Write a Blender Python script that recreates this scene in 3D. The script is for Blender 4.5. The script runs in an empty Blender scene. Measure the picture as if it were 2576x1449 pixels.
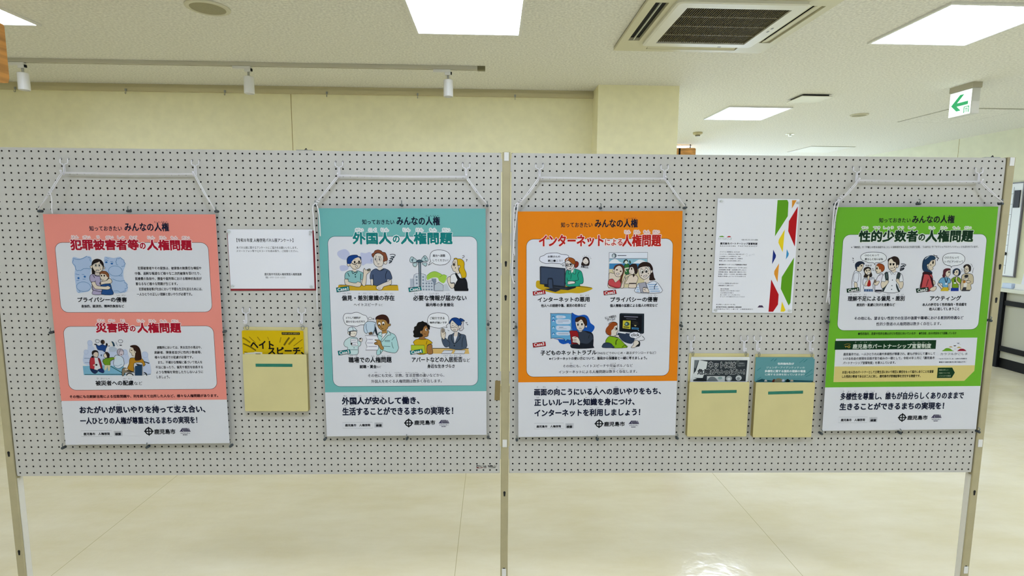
import bpy, math
from mathutils import Matrix, Vector
C=bpy.context.scene.collection
sc=bpy.context.scene
# ---------------------------------------------------------------- camera, world, exposure
cam=bpy.data.cameras.new('camera'); camo=bpy.data.objects.new('camera',cam); C.objects.link(camo); sc.camera=camo
YAW,PITCH,ROLL=-0.034673,-0.117425,0.00746
f_=Vector((-math.sin(YAW)*math.cos(PITCH),math.cos(YAW)*math.cos(PITCH),math.sin(PITCH)))
r_=Vector((math.cos(YAW),math.sin(YAW),0)); u_=r_.cross(f_)
r2=math.cos(ROLL)*r_+math.sin(ROLL)*u_; u2=-math.sin(ROLL)*r_+math.cos(ROLL)*u_
M=Matrix((r2,u2,-f_)).transposed().to_4x4(); M.translation=Vector((-0.04564,-1.98452,1.54822)); camo.matrix_world=M
cam.sensor_width=36; cam.lens=36*1366.94/2576; cam.clip_start=.05
w=bpy.data.worlds.new('world'); sc.world=w; w.use_nodes=True
w.node_tree.nodes['Background'].inputs[0].default_value=(.8,.85,.9,1); w.node_tree.nodes['Background'].inputs[1].default_value=.05
sc.view_settings.view_transform='Standard'; sc.view_settings.look='None'; sc.view_settings.gamma=1; sc.view_settings.exposure=0.22
sc.cycles.max_bounces=8; sc.cycles.diffuse_bounces=4; sc.cycles.transparent_max_bounces=8; sc.cycles.use_denoising=True; sc.cycles.use_adaptive_sampling=True; sc.cycles.adaptive_threshold=.1
sc.cycles.caustics_reflective=False; sc.cycles.caustics_refractive=False
LAMP=18.5   # radiance of the ceiling light diffusers
H=2.7
# ---------------------------------------------------------------- materials
def lin(h):
    h=h.lstrip('#'); o=[]
    for i in (0,2,4):
        v=int(h[i:i+2],16)/255; o.append(v/12.92 if v<=.04045 else ((v+.055)/1.055)**2.4)
    return (*o,1)
MC={}
def mat(name,col,rough=.5,metal=0,noise=None,bump=None,spec=.5,emit=None,trans=None,coat=0):
    if name in MC: return MC[name]
    m=bpy.data.materials.new(name); m.use_nodes=True; nt=m.node_tree; b=nt.nodes['Principled BSDF']
    c=lin(col); b.inputs['Base Color'].default_value=c; b.inputs['Roughness'].default_value=rough; b.inputs['Metallic'].default_value=metal
    b.inputs['Specular IOR Level'].default_value=spec
    if coat: b.inputs['Coat Weight'].default_value=coat; b.inputs['Coat Roughness'].default_value=.12
    if noise or bump:
        tc=nt.nodes.new('ShaderNodeTexCoord')
    if noise:   # (scale, amount, detail, [stretch])
        n=nt.nodes.new('ShaderNodeTexNoise'); n.inputs['Scale'].default_value=noise[0]; n.inputs['Detail'].default_value=noise[2]
        if len(noise)>3:
            mp=nt.nodes.new('ShaderNodeMapping'); mp.inputs['Scale'].default_value=noise[3]; nt.links.new(tc.outputs['Object'],mp.inputs[0]); nt.links.new(mp.outputs[0],n.inputs['Vector'])
        else: nt.links.new(tc.outputs['Object'],n.inputs['Vector'])
        r=nt.nodes.new('ShaderNodeValToRGB'); k=noise[1]
        r.color_ramp.elements[0].position=.3; r.color_ramp.elements[1].position=.7
        r.color_ramp.elements[0].color=(*[x*(1-k) for x in c[:3]],1); r.color_ramp.elements[1].color=(*[min(1,x*(1+k)) for x in c[:3]],1)
        nt.links.new(n.outputs['Fac'],r.inputs[0]); nt.links.new(r.outputs[0],b.inputs['Base Color'])
    if bump:
        n2=nt.nodes.new('ShaderNodeTexNoise'); n2.inputs['Scale'].default_value=bump[0]; n2.inputs['Detail'].default_value=4
        nt.links.new(tc.outputs['Object'],n2.inputs['Vector']); bp=nt.nodes.new('ShaderNodeBump'); bp.inputs['Strength'].default_value=bump[1]; bp.inputs['Distance'].default_value=bump[2]
        nt.links.new(n2.outputs['Fac'],bp.inputs['Height']); nt.links.new(bp.outputs[0],b.inputs['Normal'])
    if emit: b.inputs['Emission Color'].default_value=lin(emit[0]); b.inputs['Emission Strength'].default_value=emit[1]
    if trans is not None:
        out=nt.nodes['Material Output']; t=nt.nodes.new('ShaderNodeBsdfTransparent'); t.inputs[0].default_value=lin(trans[1]); mx=nt.nodes.new('ShaderNodeMixShader'); mx.inputs[0].default_value=trans[0]
        nt.links.new(b.outputs[0],mx.inputs[1]); nt.links.new(t.outputs[0],mx.inputs[2]); nt.links.new(mx.outputs[0],out.inputs[0])
    MC[name]=m; return m
def ink(h): return mat('print_'+h,h,.6,spec=.12)
# ---------------------------------------------------------------- mesh builder
class B:
    def __init__(s): s.v=[];s.f=[];s.m=[];s.mats=[];s.sm=[]
    def mi(s,m):
        if m not in s.mats: s.mats.append(m)
        return s.mats.index(m)
    def add(s,vs,fs,m,smooth=False):
        o=len(s.v); s.v+= [tuple(x) for x in vs]; k=s.mi(m)
        for f in fs: s.f.append([i+o for i in f]); s.m.append(k); s.sm.append(smooth)
    def box(s,x0,x1,y0,y1,z0,z1,m):
        x0,x1=sorted((x0,x1));y0,y1=sorted((y0,y1));z0,z1=sorted((z0,z1))
        s.add([(x,y,z) for z in (z0,z1) for y in (y0,y1) for x in (x0,x1)],[(0,2,3,1),(4,5,7,6),(0,1,5,4),(2,6,7,3),(0,4,6,2),(1,3,7,5)],m)
    def prism(s,pts,d0,d1,m,axis='y',caps=True):
        """2-D outline extruded along axis between d0 and d1; pts are (x,z) for y, (x,y) for z, (y,z) for x"""
        P=(lambda a,b,d:(a,d,b)) if axis=='y' else (lambda a,b,d:(a,b,d)) if axis=='z' else (lambda a,b,d:(d,a,b))
        n=len(pts); vs=[P(*p,d0) for p in pts]+[P(*p,d1) for p in pts]
        fs=[(i,(i+1)%n,n+(i+1)%n,n+i) for i in range(n)]
        if caps: fs+=[tuple(range(n))[::-1],tuple(range(n,2*n))]
        s.add(vs,fs,m)
    def tube(s,path,r,m,n=8,caps=True):
        path=[Vector(p) for p in path]; L=len(path); vs=[];fs=[]
        up=None
        for i,p in enumerate(path):
            t=(path[min(i+1,L-1)]-path[max(i-1,0)]).normalized()
            if up is None: up=Vector((0,0,1)) if abs(t.z)<.9 else Vector((1,0,0))
            a=t.cross(up)
            if a.length<1e-6: a=t.cross(Vector((.3,1,.2)))
            a.normalize(); b=a.cross(t).normalized(); up=b
            rr=r[i] if isinstance(r,(list,tuple)) else r
            for k in range(n):
                q=2*math.pi*k/n; vs.append(p+a*rr*math.cos(q)+b*rr*math.sin(q))
        for i in range(L-1):
            for k in range(n): fs.append((i*n+k,i*n+(k+1)%n,(i+1)*n+(k+1)%n,(i+1)*n+k))
        if caps: fs+=[tuple(range(n))[::-1],tuple(range((L-1)*n,L*n))]
        s.add(vs,fs,m,True)
    def lathe(s,prof,m,c=(0,0,0),axis='z',n=20):
        """prof: (radius, distance along the axis)"""
        vs=[];fs=[]
        for r,d in prof:
            for k in range(n):
                q=2*math.pi*k/n; a,b=r*math.cos(q),r*math.sin(q)
                vs.append((c[0]+a,c[1]+b,c[2]+d) if axis=='z' else (c[0]+a,c[1]+d,c[2]+b) if axis=='y' else (c[0]+d,c[1]+a,c[2]+b))
        for i in range(len(prof)-1):
            for k in range(n): fs.append((i*n+k,i*n+(k+1)%n,(i+1)*n+(k+1)%n,(i+1)*n+k))
        if prof[0][0]>1e-6: fs.append(tuple(range(n))[::-1])
        if prof[-1][0]>1e-6: fs.append(tuple(range((len(prof)-1)*n,len(prof)*n)))
        s.add(vs,fs,m)
    def build(s,name,parent=None,loc=(0,0,0),rot=(0,0,0),bevel=0,label=None,kind=None):
        me=bpy.data.meshes.new(name); me.from_pydata(s.v,[],s.f)
        for m in s.mats: me.materials.append(m)
        me.polygons.foreach_set('material_index',s.m); me.polygons.foreach_set('use_smooth',s.sm); me.update()
        o=bpy.data.objects.new(name,me); C.objects.link(o); o.location=loc; o.rotation_euler=rot
        if parent: o.parent=parent
        if bevel:
            md=o.modifiers.new('bevel','BEVEL'); md.width=bevel; md.segments=2; md.limit_method='ANGLE'; md.angle_limit=.7
        if label: o['label']=label
        if kind: o['kind']=kind
        return o
def tag(o,label,cat,group=None):
    o['label']=label; o['category']=cat
    if group: o['group']=group
    return o
def thing(name,label,cat,loc=(0,0,0),rot=(0,0,0),group=None):
    o=bpy.data.objects.new(name,None); C.objects.link(o); o.location=loc; o.rotation_euler=rot; o.empty_display_size=.05
    return tag(o,label,cat,group)
def copy_tree(o,parent=None):
    c=o.copy(); C.objects.link(c)
    if parent: c.parent=parent
    for ch in list(o.children): copy_tree(ch,c)
    return c
def rrect(x0,z0,x1,z1,r,n=5):
    P=[]
    for cx,cz,a in ((x1-r,z1-r,0),(x0+r,z1-r,90),(x0+r,z0+r,180),(x1-r,z0+r,270)):
        for i in range(n+1):
            q=math.radians(a+90*i/n); P.append((cx+r*math.cos(q),cz+r*math.sin(q)))
    return P
def smooth(P,closed,n=4):
    L=len(P)
    if L<3: return P
    out=[]
    rng=range(L) if closed else range(L-1)
    for i in rng:
        g=(lambda k:P[k%L]) if closed else (lambda k:P[max(0,min(L-1,k))])
        a,b,c,d=g(i-1),g(i),g(i+1),g(i+2)
        for k in range(n):
            t=k/n
            out.append(tuple(.5*((2*b[j])+(-a[j]+c[j])*t+(2*a[j]-5*b[j]+4*c[j]-d[j])*t*t+(-a[j]+3*b[j]-3*c[j]+d[j])*t**3) for j in (0,1)))
    if not closed: out.append(P[-1])
    return out
# ---------------------------------------------------------------- flat printing: artwork and lettering as thin layers of ink
class Print:
    """layers of ink on a sheet; x right, y down in mm from the sheet's top left corner"""
    def __init__(s,w,h,face,lift=.0,step=8e-6): s.b=B();s.w=w;s.h=h;s.z=lift;s.face=face;s.step=step
    def P(s,x,y): return ((x-s.w/2)/1000,s.face-s.z,(s.h-y)/1000)
    def poly(s,pts,col):
        s.z+=s.step; A=sum(pts[i-1][0]*pts[i][1]-pts[i][0]*pts[i-1][1] for i in range(len(pts)))
        if A>0: pts=pts[::-1]
        n=len(pts)
        if n>4:
            from mathutils.geometry import tessellate_polygon
            fs=[t for t in tessellate_polygon([[Vector((x,-y,0)) for x,y in pts]])]
            F=[]
            for t in fs:
                a,b,c=[pts[i] for i in t]; cr=(b[0]-a[0])*(c[1]-a[1])-(b[1]-a[1])*(c[0]-a[0])
                F.append(tuple(t) if cr<0 else tuple(t[::-1]))
            s.b.add([s.P(*p) for p in pts],F,ink(col))
        else: s.b.add([s.P(*p) for p in pts],[tuple(range(n))],ink(col))
    def stroke(s,pts,w,col,closed=False):
        s.z+=s.step; n=len(pts); L=[];R=[]
        for i in range(n):
            a=pts[(i-1)%n] if closed or i>0 else pts[i]; b=pts[(i+1)%n] if closed or i<n-1 else pts[i]
            dx,dy=b[0]-a[0],b[1]-a[1]; l=math.hypot(dx,dy) or 1; nx,ny=-dy/l*w/2,dx/l*w/2
            L.append((pts[i][0]+nx,pts[i][1]+ny));R.append((pts[i][0]-nx,pts[i][1]-ny))
        vs=[s.P(*p) for p in L]+[s.P(*p) for p in R]
        fs=[(i,(i+1)%n,n+(i+1)%n,n+i) for i in range(n if closed else n-1)]
        s.b.add(vs,fs,ink(col))
    def rect(s,x0,y0,x1,y1,col): s.poly([(x0,y0),(x1,y0),(x1,y1),(x0,y1)],col)
    def ell(s,cx,cy,rx,ry,n=20): return [(cx+rx*math.cos(2*math.pi*i/n),cy+ry*math.sin(2*math.pi*i/n)) for i in range(n)]
    def text(s,body,x0,y0,x1,y1,bold=0,rot=0):
        vs,fs,bb=glyphs(body)
        sx=(x1-x0)/max(bb[2]-bb[0],1e-6); sy=(y1-y0)/max(bb[3]-bb[1],1e-6)
        cx,cy=(x0+x1)/2,(y0+y1)/2; ca,sa=math.cos(math.radians(rot)),math.sin(math.radians(rot))
        pts=[]
        for a,b in vs:
            X=x0+(a-bb[0])*sx; Y=y1-(b-bb[1])*sy
            if rot:
                dx,dy=X-cx,Y-cy; X=cx+dx*ca+dy*sa; Y=cy-dx*sa+dy*ca
            pts.append((X,Y))
        return pts,fs,min(.044,.0115*bold)*min(sx,sy*1.1)
    def copies(s,pts,fs,col,r,k,z0,dz):
        """the same outline shifted round a circle: heavier strokes, or the pale rim round a title"""
        zz=s.z
        for i in range(k):
            q=2*math.pi*(i+.5)/k if k>2 else math.pi*i; s.z=z0+i*dz
            s.b.add([s.P(x+r*math.cos(q),y+r*math.sin(q)) for x,y in pts],fs,ink(col))
        s.z=zz
    def ops(s,txt):
        for ln in txt.strip().split('\n'):
            hd,ps=ln.split(':'); hd=hd.split(); P=[tuple(int(k)/10 for k in a.split(',')) for a in ps.split()]
            op,col=hd[0],hd[1]; wd=int(hd[2])/10 if len(hd)>2 else 1.9
            if op=='F': s.poly(smooth(P,True,3),col)
            elif op=='O': q=smooth(P,True,3); s.poly(q,col); s.stroke(q,1.5,'1d2127',True)
            elif op=='P': s.poly(P,col)
            elif op=='Q': s.poly(P,col); s.stroke(P,1.5,'1d2127',True)
            elif op=='L': s.stroke(smooth(P,False,4),wd,col)
            elif op=='K': s.stroke(P,wd,col)
            elif op=='E': s.poly(s.ell(*P[0],*P[1]),col)
            elif op=='R': q=s.ell(*P[0],*P[1]); s.poly(q,col); s.stroke(q,1.3,'1d2127',True)
            elif op=='S': s.stroke(s.ell(*P[0],*P[1],28),wd,col,True)
GC={}
def glyphs(body):
    """outline of a line of lettering from the built-in font: flat triangles in font units"""
    key=body
    if key in GC: return GC[key]
    cu=bpy.data.curves.new('lettering','FONT'); cu.body=body; cu.size=1; cu.resolution_u=2; cu.fill_mode='FRONT'
    o=bpy.data.objects.new('lettering',cu); C.objects.link(o); dg=bpy.context.evaluated_depsgraph_get(); dg.update()
    me=bpy.data.meshes.new_from_object(o.evaluated_get(dg)); vs=[(v.co.x,v.co.y) for v in me.vertices]; fs=[]
    for p in me.polygons:
        f=tuple(p.vertices); a,b,c=[vs[i] for i in f[:3]]
        if (b[0]-a[0])*(c[1]-a[1])-(b[1]-a[1])*(c[0]-a[0])<0: f=f[::-1]
        fs.append(f)
    bpy.data.objects.remove(o); bpy.data.curves.remove(cu); bpy.data.meshes.remove(me)
    bb=(min(v[0] for v in vs),min(v[1] for v in vs),max(v[0] for v in vs),max(v[1] for v in vs))
    GC[key]=(vs,fs,bb); return GC[key]
def letter(pr,items):
    """items: text, x0,y0,x1,y1 (0.1 mm), colour, bold, halo or rot; halos first, then the ink on top"""
    z0=pr.z+pr.step; dz=4e-6
    for it in items:
        s,x0,y0,x1,y1,col,bold=it[:7]; halo=it[7] if len(it)>7 and isinstance(it[7],str) else ''; rot=it[7] if len(it)>7 and not isinstance(it[7],str) else 0
        pts,fs,r=pr.text(s,x0/10,y0/10,x1/10,y1/10,bold,rot); zi=z0
        if halo:
            hr=((2.3 if (y1-y0)<90 else 3.6) if pr.w>400 else 1.9)
            pr.copies(pts,fs,halo,hr,14,z0,dz); pr.copies(pts,fs,halo,hr*.5,8,z0+14*dz,dz); zi=z0+23*dz
        if bold: pr.copies(pts,fs,col,r,(0,2,4,6,8)[bold],zi,dz)
        pr.z=zi+9*dz; pr.b.add([pr.P(*p) for p in pts],fs,ink(col)); pr.z=z0
ART={
'mother_and_child':('pink','''F b3c8e6:904,1501 1158,1552 1375,1465 1524,1515 1536,1742 1440,2136 1457,2433 1381,2690 1165,2758 934,2765 905,2508 895,2132 932,1895 851,1697
F b3c8e6:1973,1528 2099,1500 2307,1541 2540,1503 2696,1741 2601,2007 2599,2305 2712,2484 2667,2722 2470,2780 2164,2747 2142,2241 1953,1943
L 4b7ab0 15:891,1550 1088,1591 1274,1533 1384,1465
K 4b7ab0 15:1409,1514 1494,1535 1474,1613 1509,1658
K 4b7ab0 15:907,1589 859,1717 943,1806 953,1935 1001,1994 1060,1970 1112,1985 1227,1917 1342,1908 1436,1929 1448,1894
S 4b7ab0 13:1170,2559 244,172
K 4b7ab0 13:989,2677 1042,2737 962,2771
S 4b7ab0 13:2323,2000 239,182
K 4b7ab0 13:2515,2135 2546,2180 2426,2174
K 4b7ab0 15:2433,1793 2369,1758 2387,1709 2355,1674 2392,1630 2402,1561 2469,1562 2539,1528 2587,1582 2657,1612 2648,1681 2696,1741 2646,1780 2657,1822 2546,1839
K 4b7ab0 15:2198,2276 2328,2342 2470,2363 2617,2335 2607,2404 2702,2484 2656,2533 2705,2593 2600,2642 2620,2702 2531,2731 2577,2771
L 4b7ab0 13:2205,2718 2340,2709 2442,2770 2521,2741
E 2767ad 0:2033,1687 43,31
L 2767ad 15:1985,1622 2044,1608 2099,1638
L 5b8ac0 11:2040,1524 2133,1564
E 2767ad 0:2222,1735 43,31
L 2767ad 13:2173,1673 2231,1663 2277,1693
E 2767ad 0:1020,2251 38,36
L 2767ad 13:926,2107 1063,2128
L 2767ad 11:937,2340 1033,2331
E 2767ad 0:1244,2199 38,36
L 2767ad 11:1145,2114 1230,2125
L 2767ad 11:1161,2292 1266,2288
F 231815:1532,1791 1506,1959 1499,2117 1448,2156 1575,2128 1685,2059 1619,1920
R e6d8c4 0:1499,1855 38,53
R e6d8c4 0:1923,1883 43,57
P cfc4b8:1621,2019 1784,2021 1756,2149 1603,2138
O b3a9c9:1415,2215 1470,2127 1576,2108 1610,2167 1763,2174 1780,2337 1788,2496 1814,2675 1788,2833 1457,2830 1487,2681 1470,2513 1458,2414 1416,2334
F 231815:1522,1801 1535,1693 1614,1595 1740,1566 1862,1606 1935,1725 1930,1864 1876,1942 1589,1940
O e6d8c4:1531,1811 1604,1733 1712,1694 1797,1645 1825,1715 1899,1824 1898,1903 1864,1982 1772,2050 1658,2039 1578,1960
F 231815:1521,1811 1540,1683 1643,1585 1769,1566 1812,1636 1741,1694 1633,1723
E f4efe6 0:1656,1797 48,53
E 1d1712 0:1661,1797 25,38
E f4efe6 0:1790,1808 48,53
E 1d1712 0:1785,1803 25,38
S 4a4038 10:1656,1797 50,55
S 4a4038 10:1790,1808 50,55
L 4a4038 10:1772,1724 1843,1730
O f4efe6:1647,1990 1674,1955 1741,1956 1757,1996 1700,1985
E 6d6a66 0:1814,1932 17,21
L 2a2324 21:1526,2137 1569,2207 1581,2246
L 3a3644 33:1603,2138 1668,2173 1754,2174
L 2a2324 17:1450,2394 1586,2375 1603,2336
O 24518f:1770,2486 1954,2458 2108,2449 2143,2638 2177,2837 1788,2833 1803,2684
O 8a5330:1777,2119 1782,2050 1872,1997 1996,2012 2076,2092 2090,2171 2072,2290 2022,2310 1860,2160
O e6d8c4:1764,2159 1827,2090 1912,2101 1988,2121 2021,2201 2068,2211 2034,2280 1962,2349 1884,2368 1811,2318
E 1d1712 0:1826,2164 24,31
E 1d1712 0:1927,2165 27,33
F 8a5330:1778,2100 1831,2031 1957,2012 2066,2102 2089,2181 2048,2221 1987,2131 1865,2090
L 2a2324 11:1813,2278 1868,2318 1898,2308
O e6d8c4:1982,2339 2073,2270 2140,2281 2177,2360 2128,2439 1935,2457 1779,2486 1740,2436 1797,2377
E 4a4044 0:1764,2436 27,38
O e6d8c4:1458,2414 1585,2385 1643,2514 1833,2546 1957,2547 2026,2528 2108,2588 2076,2637 1997,2666 1825,2655 1595,2643 1523,2573
L 2a2324 17:1463,2542 1469,2661 1591,2702 1704,2733 1810,2729''',[]),
'evacuation_shelter_scene':('pink','''F c6d2ea:1125,4666 1145,4529 1218,4504 1285,4552 1287,4668 1349,4785 1362,4890 1487,4839 1647,4873 1720,4980 1900,4876 2115,4858 2381,4841 2491,4863 2521,5012 2551,5171 2488,5350 2238,5420 1525,5442 931,5370 984,4927 1021,4844 1102,4845
F c6d2ea:3033,4976 3119,4924 3217,4979 3219,5106 3248,5276 3280,5403 3277,5754 3032,5750 3039,5188
S a7b8da 12:1211,4593 86,91
S a7b8da 12:1045,4928 76,81
S a7b8da 12:2434,4947 71,91
S a7b8da 12:3121,5041 106,111
K 4c6a8e 14:957,5159 1169,5167
K 4c6a8e 12:965,5317 1158,5325
P 7fb7d3:885,5443 1729,5424 2336,5475 2374,5804 891,5782
K 2f5e5c 30:1869,5457 2259,5707
K 1d4b4a 22:923,5761 2377,5762
K 3b4a48 16:3031,5766 3276,5765
S 5c5f66 14:1479,4528 73,59
S 5c5f66 14:2295,4539 81,59
O 1e478c:1420,4649 1517,4703 1643,4652 1731,4695 1783,4674 1810,4717 1753,4811 1713,4937 1627,4873 1467,4839
E 2b2320 0:1400,4648 46,22
E 2b2320 0:1799,4659 35,56
E 2b2320 0:1664,4562 76,83
E 6a4a36 0:1709,4568 30,46
F 24455c:1974,4550 2044,4572 2085,4710 2014,4709
F e9e4da:1933,4560 1974,4556 2015,4688 1973,4719 1917,4645
F b9c6d6:1878,4771 2012,4730 2101,4774 2158,4827 2070,4921 1887,4918
L 8b96a8 12:2127,4552 2141,4637 2186,4722
E 4d4a55 0:2290,4686 46,20
E 4d4a55 0:1872,4712 41,14
O d4e2ee:1994,5279 2060,5069 2192,5060 2329,5146 2358,5316 2328,5443 2179,5536 2048,5513 1985,5406
R b9aebc 0:2256,4945 120,132
F d9ccd4:2206,5007 2253,4923 2365,4925 2348,5020 2282,5082 2222,5071
L 6b6270 14:2269,4839 2206,5007 2232,5071
E 6d4a5a 0:2281,5029 24,20
L 6f8ba8 14:2015,5417 2134,5451 2282,5379
O b8313d:1138,5320 1167,5194 1235,5100 1325,5122 1484,5156 1537,5273 1571,5506 1536,5569 1171,5564 1139,5436
P dfe0e4:1324,5132 1445,5145 1482,5335 1508,5537 1412,5599 1281,5576 1329,5333
F 7d2130:1444,5155 1520,5220 1570,5517 1518,5537 1471,5335
E 231d1d 0:1265,5105 41,46
O ddcbb8:1293,4995 1360,4911 1461,4913 1474,5018 1437,5113 1365,5122 1298,5069
F 221b1a:1246,5015 1259,4910 1364,4859 1463,4892 1477,4976 1419,4933 1337,4953 1280,5037
L 8c7a66 8:1333,5006 1373,5012
E 2b2320 0:1370,5403 41,35
E ddcbb8 0:1293,5417 41,30
O 1d2f58:1142,5542 1281,5576 1390,5620 1375,5683 1290,5730 1203,5681 1157,5606
O 1d2f68:1402,5588 1558,5538 1623,5634 1598,5697 1537,5696 1448,5652
O 6f9a1f:1610,5242 1707,5169 1831,5139 2025,5132 2042,5174 1904,5257 1870,5299 1851,5425 1679,5412 1615,5316
E e6d8c4 0:2054,5153 35,28
O e6d8c4:1654,5053 1710,4979 1790,5002 1794,5086 1749,5149 1679,5127
F 2b1d1a:1713,4948 1795,4928 1870,5013 1852,5129 1789,5160 1756,5043
L 6b6a6a 12:1584,5189 1634,5200 1647,5158
P 2b4a68:1543,5040 1607,5010 1579,5104
P d9cfa8:1669,5417 1862,5420 1827,5626 1766,5625 1755,5487 1685,5614 1637,5570
L 7d7a58 10:1758,5445 1768,5594
O bb8620:2556,5245 2603,5161 2746,5152 2989,5177 3055,5262 3107,5401 3031,5464 2988,5336 2712,5353 2680,5660 2472,5572 2477,5498 2537,5372
P e0d2bf:2617,4801 2722,4761 2812,4931 2772,5068 2725,5162 2660,5066 2655,4992 2588,4928
L 3a2a22 12:2617,4801 2588,4928 2655,4992 2660,5066 2721,5067
F 33190f:2621,4749 2655,4696 2829,4683 2954,4795 2990,5018 2976,5219 2760,5248 2774,5036 2792,4931 2736,4856 2721,4782
E 3a2a22 0:2663,4876 30,16
R e0d2bf 0:2786,4936 30,41
P 22405f:2735,5459 2995,5389 2966,5813 2711,5809
P 2a3038:2753,5354 2983,5410 2847,5461
K 20242b 34:3073,5294 3252,5361
K 8f98a4 14:2712,5501 2701,5809
K 8f98a4 18:3003,5421 2997,5814
O 8d8069:2279,5559 2394,5518 2471,5583 2627,5691 2383,5688 2314,5793 2252,5802
E ddcbb8 0:2421,5582 61,36
K 1f1d1e 26:2428,5619 2699,5692
L 161617 34:2405,5805 2439,5752 2523,5721 2613,5755 2650,5808
F e4e2df:2436,5805 2469,5763 2542,5748 2601,5776 2619,5808
L 161617 34:3035,5697 3105,5730 3130,5816''',[]),
'two_people_at_a_counter':('teal','''F c3c8e4:661,1525 886,1446 1007,1503 1071,1616 1045,1786 910,1832 755,1786 635,1661
F c3c8e4:1452,1583 1631,1594 1778,1549 1855,1629 1883,1948 1669,1959 1510,2038 1481,1833
F c3c8e4:704,2058 861,2025 1016,2082 958,2196 744,2229
P d3ab28:631,2738 2762,2748 2782,2945 581,2932
K 2a2620 20:659,2738 2739,2748
L 5c78b8 13:1818,1794 1840,1834 1817,1857 1838,1902
R e6d8c4 0:1018,2008 50,54
P e6d8c4:1150,2128 1284,2129 1281,2254 1147,2254
O 8fc4c4:872,2516 887,2333 990,2242 1125,2219 1236,2277 1316,2220 1438,2255 1533,2324 1511,2530 1433,2541 1419,2644 1272,2666 982,2619 995,2516
O e6d8c4:1121,1889 1224,1787 1393,1730 1458,1833 1467,1947 1420,2083 1328,2152 1194,2163 1106,2082 1063,1991
F 12408a:974,1968 966,1832 1025,1718 1160,1662 1328,1662 1372,1696 1449,1731 1464,1810 1393,1742 1269,1764 1155,1866 1097,1969 1030,1974
L 1d2127 18:974,1968 966,1832 1025,1718 1160,1662 1328,1662 1371,1708 1460,1731 1463,1856
E 1d1712 0:1238,1912 31,47
E 1d1712 0:1395,1901 31,47
L 1d2127 25:1120,1934 1175,1974 1265,1992 1322,1935
L 1d2127 25:1333,1935 1399,1969 1473,1924
L 1d2127 11:1213,1810 1268,1821
O f3ece2:1258,2049 1331,2043 1318,2106 1274,2094
L 1d2127 22:1125,2231 1156,2322 1202,2300 1236,2266 1291,2311 1321,2232
E 1f4145 0:1245,2363 22,27
E 1f4145 0:1249,2443 22,27
L 1f3135 22:978,2299 1036,2436
L 1f3135 22:1448,2323 1427,2541
O e6d8c4:866,2527 983,2539 1004,2619 1250,2666 1318,2621 1441,2667 1428,2770 1337,2810 1090,2769 900,2733 858,2630
O e6d8c4:1539,2289 1541,2198 1581,2130 1619,2198 1733,2153 1794,2165 1776,2256 1656,2359 1635,2542 1597,2748 1518,2771 1463,2679 1512,2495
F 6d6a5a:1664,2187 1777,2159 1776,2222 1697,2244
O 4a5a78:1770,2525 1785,2336 1844,2222 1991,2148 2114,2223 2273,2143 2453,2213 2519,2328 2555,2523 2380,2534 2367,2603 2105,2745 1891,2738 1872,2531
P e6dccf:2060,2074 2218,2063 2228,2143 2137,2206 2048,2154
L 26303f 29:2003,2154 2114,2217 2227,2195 2273,2143
L 22293a 25:1875,2359 1879,2727
L 22293a 25:2396,2212 2332,2361 2335,2522
O e6dccf:1798,2537 1872,2537 1868,2738 1800,2738
R e6dccf 0:2333,1915 62,78
O e6dccf:1920,1720 1990,1618 2102,1590 2247,1652 2267,1812 2253,1995 2162,2074 2049,2085 1949,2005 1917,1902
O 8a4c30:1865,1697 1861,1618 1934,1572 1969,1504 2082,1470 2194,1504 2238,1550 2339,1573 2393,1698 2413,1835 2345,1869 2255,1892 2280,1732 2214,1641 2103,1584 2001,1595 1932,1686 1909,1743
S 55555a 11:1998,1806 39,67
E 3a3a40 0:1986,1806 17,38
S 55555a 11:2144,1812 45,62
E 3a3a40 0:2132,1812 18,38
L 1d2127 16:2078,1726 2184,1721
L 1d2127 16:1977,1686 2033,1703
L 1d2127 13:2042,1857 2024,1914 2052,1926
L 4a4245 16:2040,1971 2118,1966
L 4a4245 11:2050,2011 2106,2011
L 2c3644 22:2495,1647 2597,1625 2692,1653 2663,1710
L 2c3644 38:2528,1727 2640,1722 2617,1767
L 2c3644 38:2493,1795 2594,1790 2571,1847
L 2c3644 38:2458,1870 2554,1870 2525,1915 2457,1949
O e6dccf:2515,2534 2536,2684 2467,2741 2262,2798 2216,2855 2170,2912 2079,2923 1990,2877 1991,2796 2071,2751 2265,2660 2413,2603
L 2c3644 11:2058,2877 2070,2831
L 2c3644 11:2114,2889 2115,2843
Q 147f80:545,2840 1006,2780 1025,2935 563,2995''',[('Case1',594,2824,975,2945,'f4f4f4',2,7)]),
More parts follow.
